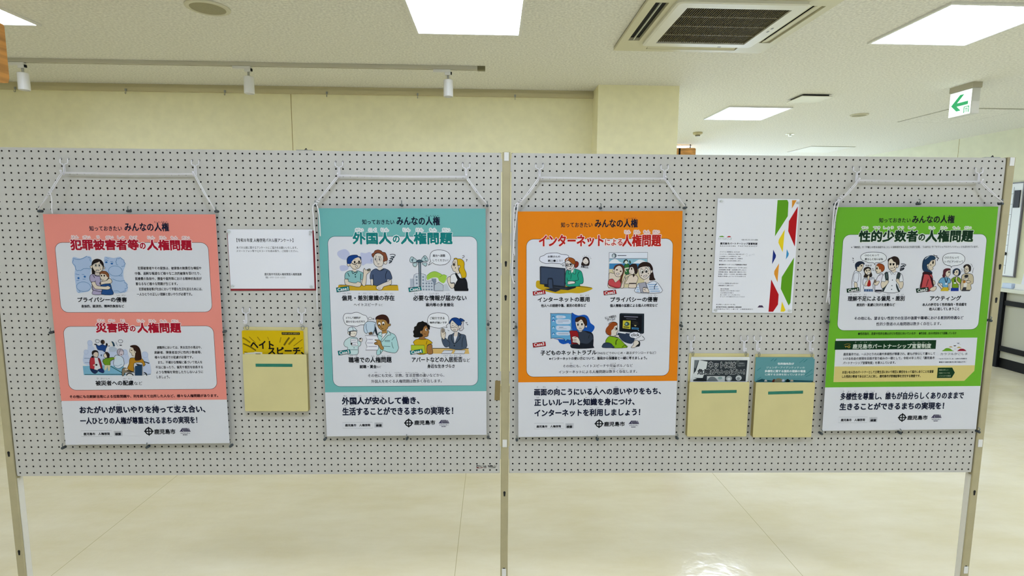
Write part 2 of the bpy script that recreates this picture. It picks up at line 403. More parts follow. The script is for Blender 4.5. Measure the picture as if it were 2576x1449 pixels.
'evacuation_broadcast_scene':('teal','''P b4bcc9:3203,2514 3356,2515 3351,2948 3198,2947
P cfd6de:3346,2371 3767,2373 3776,2609 4039,2616 4059,2952 3340,2948
L 6b7688 16:3351,2942 3352,2377 3761,2373 3776,2603 4027,2610 4059,2952
F a5cf4d:3812,2413 3938,2298 4098,2253 4258,2311 4360,2381 4440,2369 4520,2428 4496,2566 4404,2681 4256,2600 4199,2484 4051,2472 3937,2506 3822,2563
L 6d9a3e 16:3812,2402 3938,2298 4098,2253 4258,2311 4360,2386 4268,2450
L 6d9a3e 16:4360,2381 4440,2369 4543,2428
P 8b98a8:3971,2506 4148,2507 4147,2622 4095,2738 4038,2714 4039,2610 3982,2598
Q c3ccd4:4070,2952 4072,2738 4233,2640 4392,2745 4391,2954
P c9cfd8:4402,2954 4404,2739 4518,2682 4643,2955
E 7f8a9c 0:3442,2452 32,32
E 7f8a9c 0:3441,2561 32,32
E 7f8a9c 0:3443,2683 32,32
E 7f8a9c 0:3673,2453 32,32
E 7f8a9c 0:3672,2562 32,32
E 7f8a9c 0:3671,2684 32,32
E 7f8a9c 0:3670,2793 32,32
E 7f8a9c 0:3787,2684 30,30
E 7f8a9c 0:3884,2685 30,30
E 7f8a9c 0:3979,2685 30,30
E 7f8a9c 0:3786,2794 30,30
E 7f8a9c 0:3883,2795 30,30
E 7f8a9c 0:3978,2795 30,30
E 7f8a9c 0:3682,2909 30,30
E 7f8a9c 0:3785,2910 30,30
E 7f8a9c 0:3882,2910 30,30
E 7f8a9c 0:3977,2911 30,30
Q 46606e:3516,1907 3601,1907 3590,2793 3530,2793
P aebcc4:3546,1907 3569,1907 3564,2781 3547,2781
O b9d3d6:3205,1837 3251,1734 3319,1729 3488,1872 3431,1918 3260,1929 3216,1894
L 2b3f48 16:3342,1746 3295,1917
E 46606e 0:3290,1837 25,34
O b9d3d6:3613,1838 3716,1690 3784,1690 3863,1816 3839,1884 3783,1884 3669,1884
L 2b3f48 16:3716,1701 3760,1838 3828,1884
E 46606e 0:3778,1775 20,25
O b9d3d6:3323,1952 3430,1941 3475,1975 3418,2078 3350,2067 3316,2009
O b9d3d6:3646,1964 3794,1930 3822,1988 3781,2062 3725,2033
O 46606e:3431,1895 3556,1826 3692,1896 3555,1930
O eef0f4:3926,1736 3967,1587 4081,1496 4286,1473 4479,1508 4615,1600 4671,1749 4625,1886 4488,1990 4282,2023 4112,1988 4010,1931 3964,1977 3867,2028 3930,1954 3913,1919 3964,1891 3931,1816
L 3a3a44 16:5094,1692 5151,1675 5163,1727 5105,1755 5105,1784
L 3a3a44 16:5225,1819 5271,1819 5243,1865 5237,1900
O f0f0f0:4667,2659 4657,2451 4703,2371 4829,2325 5012,2314 5058,2488 4827,2834 4805,2660
O e6d8c4:4751,1910 4808,1818 4922,1807 4945,2002 5002,2049 4979,2129 4944,2152 4990,2314 4875,2325 4841,2267 4761,2232 4738,2163 4704,2105 4704,2048 4739,2002
O dcb30f:4785,1806 4831,1766 4900,1772 4922,1795 5060,1807 5162,1922 5162,2141 5230,2303 5230,2430 5196,2477 5081,2488 5047,2395 4967,2187 5013,2072 4979,2025 4922,2037 4911,1841 4854,1807
R e6d8c4 0:4979,2077 34,51
E 1d1712 0:4796,2002 30,50
S 5a4a3a 9:4807,2002 43,62
L 1d2127 14:4808,1898 4865,1927
E 4a3a30 0:4841,2123 18,20
Q 15171d:4823,2325 4875,2313 4989,2487 5058,2511 5196,2500 5230,2558 5264,2662 5276,2860 5304,2895 5299,2959 4810,2956 4781,2846 4862,2660 4920,2556
L 2c2f3a 16:4988,2719 5058,2638 5195,2639
O e6d8c4:4542,2497 4634,2428 4657,2509 4667,2683 4793,2683 4787,2822 4690,2868 4598,2740 4542,2589
Q 147f80:3136,2848 3592,2793 3614,2932 3157,2993''',[('Case2',3193,2832,3557,2948,'f4f4f4',2,7),('高台へ避難',4034,1633,4478,1725,'1c1e24',2,0),('してください！',4033,1805,4585,1888,'1c1e24',2,0)]),
'workplace_pay_scene':('teal','''O f2f3f6:760,3927 819,3800 933,3772 1045,3779 1227,3734 1373,3770 1463,3823 1586,3865 1641,3993 1628,4074 1512,4190 1364,4206 1239,4252 1103,4233 922,4219 822,4149 779,4044
R f2f3f6 0:1726,3965 54,48
R c9ccd2 0:1843,3981 25,23
O cfe6e6:747,4919 796,4778 900,4698 1003,4652 1229,4678 1272,4795 1363,4832 1348,4961 1267,5030 1239,5289 875,5284 881,5037 813,5013
O efe6d8:917,4464 1212,4432 1209,4549 1151,4630 1038,4629 960,4570 937,4546
F 1d2127:962,4465 1007,4453 993,4582 960,4570
O d9e8ee:917,4453 931,4336 1011,4279 1125,4280 1213,4362 1246,4432 1167,4408 1031,4419
L 2b3a44 14:1068,4279 1100,4361 1099,4408
L 2b3a44 11:1017,4518 1063,4524
L 2b3a44 11:1120,4513 1165,4519
Q f2f2f6:1002,4710 1257,4725 1237,4842 1263,4971 1041,4975 999,4828
K 6b6b90 14:1028,4781 1204,4789
K 6b6b90 14:1044,4852 1209,4856
K 6b6b90 14:1065,4916 1201,4921
O efe6d8:1307,4761 1343,4691 1422,4703 1420,4785 1374,4832
E 2b2320 0:1354,4714 29,29
E 2b2320 0:1026,4898 34,41
K 335a62 16:992,5121 1243,5124
K 335a62 16:1114,5017 1113,5075
O b4dede:1994,4534 2121,4464 2350,4420 2451,4491 2599,4563 2666,4705 2719,4964 2729,5082 2658,5212 2555,5246 2314,5207 2166,5158 2061,5287 1924,5297 1976,4956
L 2b4a52 20:2064,5145 2073,5287
L 2b4a52 16:2598,4645 2493,4773
L 2b4a52 16:2492,4844 2502,4962 2546,5080
L 2b4a52 16:2181,4994 2432,5008
K 2b4a52 16:2241,4777 2424,4779 2424,4820 2241,4818 2241,4777
P b98a4a:2145,4406 2316,4373 2326,4513 2143,4523
Q f0f0f0:2143,4523 2303,4525 2139,4746
O c9e6e6:2005,4557 2121,4464 2141,4641 2073,4593
O c9e6e6:2326,4513 2373,4420 2462,4573 2347,4596 2138,4828 2128,4746
O b58a48:1958,3996 2152,3986 2333,4034 2400,4163 2457,4164 2455,4234 2387,4256 2328,4361 2213,4419 2122,4394 2010,4276
F 3a1d12:1924,4019 1925,3937 1995,3868 2155,3817 2313,3847 2403,3965 2423,4117 2365,4163 2310,4057 2197,4009 2061,4008 1970,3984
E f4efe6 0:2058,4166 51,66
E f4efe6 0:2200,4144 51,66
E 2b1d12 0:2051,4201 27,29
E 2b1d12 0:2200,4179 27,29
S 4a3420 11:2058,4166 52,68
S 4a3420 11:2200,4144 52,68
L 3a2412 18:2002,4078 2071,4067
L 3a2412 18:2151,4062 2219,4056
L 3a2412 16:2114,4230 2101,4289 2129,4301
L 3a2412 18:2123,4347 2157,4330 2197,4354
O c9dcea:1486,4365 1500,4213 1593,4097 1719,4069 1888,4100 1928,4124 1919,4275 1871,4439 1812,4567 1778,4531 1620,4483 1585,4529 1507,4458
L 2b4a62 16:1580,4167 1578,4307 1620,4460
L 2b4a62 16:1887,4170 1872,4368 1824,4520
F 17202c:1920,4240 1983,4557 1937,4568 1883,4415
F 6d5a44:1665,4507 1722,4461 1802,4473 1789,4555 1675,4565
Q f2f2f8:1527,4593 1959,4603 2025,4745 1998,4956 2008,5062 1972,5138 1527,5133 1592,5010 1538,4869 1598,4740
K 6b6b90 16:1637,4738 1808,4740
K 6b6b90 16:1589,4869 1806,4872
K 6b6b90 16:1632,5005 1952,5005
O b58a48:1865,4755 1990,4756 2081,4793 2135,4970 2191,5041 2155,5135 2065,5086 1998,4956 1885,4931 1852,4872 1955,4815
L 3a2412 14:1874,4884 1978,4838
L 3a2412 11:1896,4920 1988,4886
Q 147f80:520,5168 970,5109 989,5256 545,5321''',[('Case3',576,5153,933,5277,'f4f4f4',2,7),('どうして給料が',861,3896,1381,3975,'1c1e24',2,0),('変わらないのだろう',858,4036,1531,4115,'1c1e24',2,0)]),
'apartment_refusal_scene':('teal','''O f2f3f6:3809,4070 3822,3953 3903,3837 4064,3774 4248,3764 4432,3794 4547,3877 4581,4018 4569,4147 4476,4252 4522,4306 4383,4293 4245,4333 4061,4307 3900,4259 3820,4152
P dfb96f:3974,5091 5285,5106 5319,5297 3972,5281
K 20201e 25:3974,5085 5296,5095
Q d9dce4:4285,5285 4390,5155 4715,5165 4656,5289
Q d9dce4:4749,5290 4808,5148 5180,5159 5133,5295
O 48566a:4611,5093 4600,4867 4531,4784 4578,4607 4694,4561 4775,4503 4914,4492 5007,4552 5157,4589 5198,4696 5197,5099
O 48566a:4311,4746 4335,4699 4392,4770 4450,4700 4531,4796 4600,4867 4600,4962 4506,5044 4414,5019 4345,4900
P e9e9ee:4752,4632 4891,4622 4785,4893
P dfd2c4:4787,4491 4914,4469 4891,4634 4752,4644
L 20262e 23:4682,4584 4670,4726 4774,4917 4983,4706 4960,4611 5018,4588 4926,4492
E 1a1f26 0:4773,4988 28,28
L 20262e 18:5052,5050 5064,4825 5111,4636
O e6d8c4:4289,4628 4290,4392 4348,4334 4418,4370 4429,4464 4463,4511 4451,4606 4421,4723 4381,4758 4323,4687
F 8f8478:4313,4416 4348,4345 4406,4393 4405,4487 4324,4498
L 4a4038 14:4451,4499 4382,4570
O e6dcd0:4638,4136 4708,4043 4823,4114 4961,4210 4973,4304 4914,4410 4822,4468 4729,4443 4649,4348
O 12408a:4603,4183 4604,4089 4696,3972 4835,3944 4962,3998 5031,4105 5031,4222 4938,4245 4846,4173 4708,4043 4638,4125
O 12408a:4974,3975 5054,3981 5147,4047 5135,4082 5043,4093
O dcd6da:5066,4117 5112,4058 5100,4282 5123,4341 5053,4423 4961,4410
R e6dcd0 0:4984,4292 46,63
K 1d2127 16:4649,4278 4660,4301 4776,4308 4799,4267 4822,4303 4903,4298 4921,4245
L 1d2127 14:4684,4225 4753,4243
L 1d2127 14:4823,4220 4892,4227
L 1d2127 14:4696,4172 4742,4143
R f0e2d8 0:4787,4403 34,29
E 8a4a4a 0:4891,4368 16,18
L 4a4a52 16:5181,4129 5251,4130 5216,4159
L 4a4a52 16:5228,4189 5280,4201 5251,4224
L 4a4a52 14:4533,4394 4567,4430 4602,4430
O d4ac12:3273,4853 3366,4759 3504,4725 3758,4728 3907,4812 3964,4896 3779,4976 3764,5278 3360,5273 3318,4948
O a5733f:3528,4643 3553,4502 3600,4338 3717,4175 3785,4269 3852,4446 3828,4552 3816,4623 3735,4657 3666,4668 3734,4740 3481,4737
F 15120f:3418,4184 3465,4114 3568,4092 3626,4063 3694,4104 3774,4129 3820,4199 3888,4247 3876,4388 3818,4352 3762,4234 3670,4292 3622,4409 3553,4432 3541,4526 3610,4550 3609,4644 3355,4677 3276,4617 3299,4559 3272,4452 3313,4382 3314,4289 3394,4242
R b98a55 0:3564,4479 40,57
E f4efe6 0:3755,4387 34,48
E 15120f 0:3778,4387 23,41
L 2a1a10 16:3704,4292 3762,4263
L 2a1a10 14:3667,4539 3736,4563
L 2a2012 16:3780,4799 3744,4941
O a5733f:3778,5000 3940,4931 3962,5097 3972,5281 3787,5279
Q b4c62e:3191,4958 3675,4963 3707,5278 3188,5271
Q 147f80:3143,5176 3593,5110 3620,5247 3164,5312''',[('Case4',3194,5149,3569,5268,'f4f4f4',2,7),('ご紹介できる',3891,3915,4426,4005,'1c1e24',2,0),('物件が無いです',3889,4085,4511,4168,'1c1e24',2,0)]),
'gossip_at_computer':('orange','''O eceef8:781,1712 821,1620 936,1586 1016,1529 1153,1496 1417,1491 1544,1532 1659,1550 1774,1562 1844,1626 1799,1753 1685,1845 1616,1868 1570,1914 1524,1879 1225,1859 1018,1870 879,1828 799,1770
S 1d2b45 16:1640,1943 23,23
F cda91c:653,2639 676,2511 791,2500 1022,2642 1485,2703 2063,2672 2701,2764 2599,2874 2252,2966 1881,2951 1487,2978 1094,2911 827,2827 677,2744
K 3a3320 18:2063,2695 2690,2770
O 26a083:1746,2158 1849,2124 2056,2079 2288,2150 2359,2324 2385,2488 2363,2604 2248,2638 2237,2708 1762,2693
L 10352f 18:2230,2173 2174,2300 2200,2475 2084,2497
L 10352f 16:2084,2509 2097,2602
L 10352f 16:1783,2391 1818,2496 2061,2520
L 10352f 16:1943,2252 1922,2450
O 3fb295:2045,2079 2102,2091 2081,2265 1988,2194
O 3fb295:1861,2135 1918,2136 1908,2229 1839,2263
R e9e0da 0:2043,1963 52,58
P e9e0da:1929,2089 2044,2044 2000,2194 1942,2217
O 8a2f1d:2088,1812 2145,1801 2203,1859 2182,1975 2102,2033 2055,1986
O e9e0da:1719,1833 1799,1765 1926,1800 2031,1893 2032,2021 1953,2113 1849,2124 1768,2054 1726,1949
O a5561c:1708,1810 1718,1729 1810,1666 1936,1667 2052,1731 2088,1836 2089,1893 2008,1905 1915,1835 1834,1765 1753,1787
P ece8ea:1713,1799 1821,1684 1839,1701 1765,1776
S 1d2127 16:1778,1938 63,69
S 1d2127 16:1910,1939 69,60
E 1d1712 0:1778,1938 30,41
E 1d1712 0:1916,1921 32,37
L 2a2320 18:1848,2066 1906,2066 1940,2043
F 2a2320:1871,2066 1929,2043 1906,2084
O e9e0da:1819,2542 1899,2519 2061,2532 2074,2602 1947,2625 1820,2635
L 1d2127 12:1831,2600 1877,2566
P 22272f:953,2630 1277,2655 1717,2728 2110,2707 2110,2766 1834,2851 1278,2795 954,2711
P 39404c:1323,2720 1740,2781 1810,2805 1752,2822 1300,2743
Q 2c3445:800,1990 834,1973 1721,2053 1728,2716 1693,2722 803,2617
P 3c4a63:840,2013 1676,2088 1682,2693 843,2594
O 222a38:1090,2433 1136,2404 1240,2410 1270,2480 1271,2678 1092,2654
P 3c4a63:1114,2444 1241,2457 1254,2713 1301,2819 1162,2806 1109,2677
P 2b313c:954,2805 1277,2766 1567,2832 1371,2918
F 2b1d1a:2341,1791 2362,1675 2465,1630 2570,1688 2607,1839 2574,1954 2493,1965 2331,1953 2296,1895
F eadfd6:2353,1802 2443,1687 2513,1722 2560,1815 2527,1885 2458,1907 2388,1861
L 2b1d1a 14:2446,1861 2492,1867
L 77777f 12:2350,1606 2362,1629
L 77777f 12:2419,1583 2425,1612
L 77777f 12:2499,1578 2494,1607
L 77777f 12:2574,1596 2558,1625
L 77777f 12:2633,1642 2604,1665
L 77777f 14:2662,1689 2628,1712
Q b3191b:539,2895 983,2840 1013,2980 556,3035''',[('Case1',591,2879,943,2996,'f4f4f4',2,7),('お隣さんの',1085,1583,1528,1660,'1c1e24',2,0),('悪口書こう！',1086,1733,1604,1814,'1c1e24',2,0),('お隣さん',2292,1965,2563,2046,'1c1e24',3,-7)]),
'privacy_photo_post_scene':('orange','''Q e9edf6:3314,1484 4710,1486 4732,2789 3308,2780
P 93c4d6:3329,1716 4699,1724 4703,1897 3327,1889
F eef1f6:3332,1889 3354,1808 3411,1762 3514,1722 3619,1752 3678,1810 3794,1869 3806,1892
F eef1f6:4211,1895 4268,1825 4382,1756 4497,1757 4614,1804 4696,1851 4703,1897
P 3b86bb:3327,1883 4703,1892 4708,2095 3324,2086
P dccfa4:3324,2086 4708,2095 4726,2778 3314,2768
K 1f3550 16:3323,1710 4704,1706
E 56606a 0:3494,1601 87,87
E c3d0d4 0:3477,1612 46,69
K 444c58 25:3616,1599 3939,1599
O 2f7038:3866,1962 3945,1893 4050,1917 4063,2010 4031,2126 4046,2265 3907,2276 3892,2102
F e0d8c6:3868,2067 4018,2033 4042,2068 3915,2102 3963,2172 3940,2195 3892,2125
F dfe6d8:3886,1811 3966,1777 4002,1847 3957,1905 3899,1881
F 24302f:3829,1846 3862,1765 3942,1731 4001,1789 4002,1847 3943,1777 3886,1823 3852,1881
F 39544a:4036,1801 4081,1778 4118,1871 4061,1894
O e6d6c4:3309,2494 3327,2238 3443,2238 3524,2262 3643,2379 3715,2496 3763,2613 3813,2771 3314,2768
O cc4c52:3309,2494 3459,2448 3554,2577 3691,2473 3763,2590 3720,2771 3534,2770 3318,2680
L 8a2028 16:3323,2669 3510,2729 3673,2765
P e6d6c4:3525,2309 3688,2345 3691,2473 3565,2577 3482,2448
F 5a2d1c:3498,2099 3519,1983 3610,1926 3749,1909 3855,1985 3881,2125 3838,2311 3806,2427 3787,2613 3715,2520 3746,2357 3799,2078
O ead9c8:3510,2122 3577,2007 3692,1961 3786,2031 3824,2171 3780,2299 3700,2368 3584,2356 3524,2262
E 2b1d16 0:3603,2117 35,25
E 2b1d16 0:3743,2170 35,23
O f2e6e0:3588,2239 3692,2246 3664,2304 3606,2286
R ead9c8 0:3488,2146 32,52
O e6d6c4:3755,2771 3831,2544 3898,2381 3922,2451 3879,2591 3859,2772
L 4c5478 19:3875,2404 3943,2311 4081,2277
L 4c5478 16:3912,2498 3956,2405 4036,2358
O e9d8c6:4045,2773 4054,2639 3903,2626 3970,2498 4059,2335 4197,2301 4314,2325 4386,2431 4321,2629 4313,2775
K 2a1d18 39:4054,2618 4315,2619
O e9dcd0:4044,2196 4042,2079 4121,2010 4226,2034 4263,2139 4242,2243 4174,2289 4080,2254
O 2f1d18:4051,1975 4165,1906 4304,1918 4353,2035 4357,2197 4301,2279 4266,2243 4227,2092 4168,2010 4063,2010
E 2b1d16 0:4140,2080 23,46
E 2b1d16 0:4053,2079 19,39
L 6a3a34 14:4097,2207 4126,2208
F 2f1d18:4185,2278 4267,2290 4222,2383 4199,2371
P cfd8ec:4367,2617 4739,2596 4946,2528 5159,2658 5249,2951 4305,2945
O e3e9f4:4317,2951 4347,2734 4391,2641 4623,2607 4739,2620 4923,2533 5040,2563 5159,2669 5249,2957
K 6f9fd0 28:4740,2667 5066,2663
K 6f9fd0 28:4777,2749 5115,2745
K 6f9fd0 28:4803,2831 5152,2827
K 6f9fd0 28:4840,2907 5201,2910
K 6f9fd0 25:4348,2769 4417,2767
K 6f9fd0 25:4338,2839 4431,2838
K 6f9fd0 25:4333,2904 4444,2905
L 1f2d48 25:5077,2622 4998,2727 4995,2844
P e8dcd0:4619,2467 4792,2410 4796,2550 4716,2620 4610,2561
F 2c1a14:4865,2108 4926,2201 4978,2411 5026,2482 4934,2504 4806,2503 4803,2375
R e8dcd0 0:4867,2177 41,64
O e8dcd0:4401,2081 4504,2012 4700,1990 4807,2107 4846,2247 4779,2363 4688,2444 4584,2467 4466,2385 4417,2268
F 2c1a14:4366,2070 4398,1942 4511,1850 4661,1833 4813,1887 4910,2038 4913,2143 4843,2131 4782,2014 4608,2001 4469,2024
S 1d2127 16:4519,2181 56,72
E f6f2ea 0:4519,2181 51,67
E 1d1712 0:4537,2204 32,42
E f6f2ea 0:4681,2147 53,69
S 1d2127 16:4681,2147 58,74
E 1d1712 0:4681,2176 32,42
L 1d2127 16:4448,2093 4528,2065
L 1d2127 16:4620,2042 4707,2043
O f2e6e0:4581,2350 4685,2310 4709,2339 4652,2380 4582,2385
E 6a5a50 0:4753,2258 19,25
E 6a5a50 0:4500,2326 19,25
Q a9a8b6:4402,2612 4668,2573 4806,2954 4492,2952
L 5f5f6c 16:4657,2596 4720,2784
O e8dcd0:4569,2782 4661,2760 4756,2819 4806,2954 4701,2947 4584,2935
L 2a2a30 19:4580,2771 4697,2795
L 2a2a30 19:4594,2841 4676,2865
Q b3191b:3125,2901 3571,2848 3608,2993 3144,3042''',[('Case2',3172,2891,3549,3003,'f4f4f4',2,7)]),
'child_with_phone_scene':('orange','''F 1256b4:1944,3738 2086,3749 2228,3791 2420,3762 2552,3814 2625,3949 2667,4073 2801,4177 2813,4280 2723,4414 2582,4505 1976,4852 1854,4820 1671,4860 1528,4797 1467,4692 1334,4650 1953,4604
O 67acd8:1201,3773 1246,3712 1944,3722 1960,3779 1969,4645 1822,4685 1747,4752 1659,4642 1263,4629 1207,4576
E 2b74ac 0:1296,3835 49,43
P bcd8ee:1258,3886 1295,3815 1338,3887
E 25459c 0:1297,3974 49,43
P bcd8ee:1259,4020 1296,3948 1340,4021
E 2b7f9c 0:1299,4216 49,43
P bcd8ee:1260,4267 1298,4185 1341,4268
E 2b74ac 0:1300,4458 49,43
P bcd8ee:1262,4505 1300,4433 1343,4505
F cfdcee:1408,3790 1560,3786 1732,3808 1728,3880 1561,3894 1419,3888
F cfdcee:1415,3934 1663,3931 1911,3943 1907,4097 1664,4111 1421,4098
F cfdcee:1417,4171 1665,4167 1908,4180 1910,4334 1666,4338 1428,4330
F cfdcee:1419,4408 1667,4405 1911,4417 1892,4520 1668,4523 1440,4516
K 9aa4b8 16:1470,3839 1641,3838
K 8a94a8 18:1461,3993 1866,3989
K 9aa4b8 14:1461,4047 1643,4049
K 5a6478 18:1503,4223 1665,4224
K 9aa4b8 14:1473,4279 1788,4282
K 7a849a 18:1475,4465 1860,4468
O 333c4c:1978,5003 2015,4708 2176,4502 2235,4389 2377,4359 2530,4391 2724,4455 2777,4611 2772,4922 2753,5010
F 161b26:1978,5003 2038,4863 2281,4814 2587,4847 2778,4662 2772,4922 2753,5010
F 161b26:2438,4359 2683,4413 2776,4538 2778,4694 2725,4507 2582,4454
L 10141c 20:2633,4506 2595,4650
P d9cdc4:2214,4337 2377,4338 2327,4400 2256,4399
O e4d9cd:2109,4027 2189,3914 2331,3936 2434,4060 2456,4195 2407,4308 2296,4363 2214,4337 2152,4254
R e4d9cd 0:2507,4185 35,61
F 3d2413:2109,4017 2118,3914 2218,3848 2360,3834 2482,3896 2535,4030 2517,4185 2456,4153 2404,4060 2331,3936 2251,3987 2200,4028
L 14161c 18:2104,4006 2118,3904 2218,3848 2360,3834 2482,3896 2535,4030 2521,4154
E f4f0ea 0:2191,4110 46,53
E f4f0ea 0:2343,4096 46,56
E 15130f 0:2202,4131 30,47
E 15130f 0:2349,4116 32,47
L 1d2127 12:2160,4068 2231,4069
L 1d2127 12:2302,4018 2342,4018
L 3a302c 12:2264,4229 2294,4229
L 3a302c 16:2244,4275 2346,4276
Q 98171d:1895,4376 1940,4350 2174,4357 2216,4451 2272,4865 1977,4863 1922,4500
P 6a1216:1996,4790 2179,4782 2200,4854 2038,4858
O e4d9cd:1984,4604 2075,4563 2207,4606 2280,4741 2291,4814 2262,4897 2169,4813 2016,4791 2015,4697
L 4a2024 16:2036,4687 2157,4678
L 4a2024 16:2036,4739 2158,4740
L 4a2024 18:2075,4615 2157,4595
Q b3191b:534,4814 1000,4761 1026,4917 559,4970''',[('Case3',589,4795,960,4914,'f4f4f4',2,7)]),
'child_at_computer_scene':('orange','''F 2c3a52:3676,4453 4043,4466 4248,4520 4313,4686 4255,4810 4175,4867 3949,4808 3782,4671
Q 1f2a33:3738,3742 3773,3721 4637,3743 4645,4461 4605,4486 3736,4391
P 0d0f16:3764,3783 4557,3799 4562,4419 3777,4381
P f0eff2:3686,4411 3992,4440 3962,4486 3696,4442
K 8a8aa0 28:3898,3840 4417,3865
K 5a5a6a 24:3981,3923 4347,3947
P cdc338:3860,3984 4145,3997 4142,4312 3856,4273
F 39504a:3914,4145 3993,4032 4086,4084 4098,4156 3997,4197
E 8fb8a8 0:3990,4119 41,41
K 3a3a24 35:3885,4227 4100,4249
K 3a3830 22:4227,4044 4421,4061
K 3a3830 20:4208,4106 4443,4123
P d6c88a:4271,4158 4373,4169 4323,4215
P 3f7fae:4191,4245 4452,4268 4448,4335 4193,4317
P 1d4a78:4243,4271 4416,4288 4412,4319 4233,4302
P e4e4ea:4423,4345 4470,4387 4429,4376
O e6dcce:3433,4513 3430,4368 3510,4286 3559,4193 3660,4163 3663,4308 3695,4370 3675,4411 3635,4442 3647,4514 3576,4555 3536,4576 3383,4554
O e6dcce:3576,4566 3657,4525 3729,4546 3720,4619 3638,4608
F a04a18:3227,4366 3255,4263 3325,4181 3374,4099 3475,4048 3587,4049 3659,4112 3630,4173 3549,4203 3510,4306 3460,4327 3430,4357 3442,4440 3423,4513 3372,4543 3279,4470
L 1d1712 18:3324,4129 3394,4058 3485,4038 3597,4054 3659,4112 3640,4163
L 1d1712 18:3227,4366 3259,4470 3372,4543
S 1d1712 12:3607,4297 41,56
E 1d1712 0:3622,4297 24,43
L 1d1712 12:3625,4463 3647,4514
O 86b417:3234,4791 3273,4667 3363,4579 3485,4586 3690,4639 3804,4723 3929,4859 4035,5006 3340,5000
L 1c2a14 28:3681,4691 3621,4763 3619,4898
L 1c2a14 20:3850,4994 3951,4901
O 33425a:3125,4998 3134,4883 3194,4827 3316,4812 3439,4855 3502,4928 3554,5002
L 1d2127 22:3951,4901 4035,5006
L 1d2127 16:4586,4574 4670,4668 4641,4731 4488,4740
E 1f2226 0:4461,4864 61,112
O e6dcce:4178,5007 4267,4904 4275,4779 4396,4728 4470,4812 4461,4874 4371,4947 4321,5009
F 1f2226:4361,4978 4461,4885 4502,4896 4422,4978
O eceef6:4106,4529 4165,4446 4328,4417 4471,4449 4544,4522 4495,4605 4374,4656 4334,4697 4292,4655 4159,4623''',[('click',4177,4468,4483,4583,'1c1e24',2,0),('もしや無料の',3192,3806,3614,3914,'1c1e24',2,10),('ゲーム!?',3275,3904,3575,3996,'1c1e24',2,10)]),
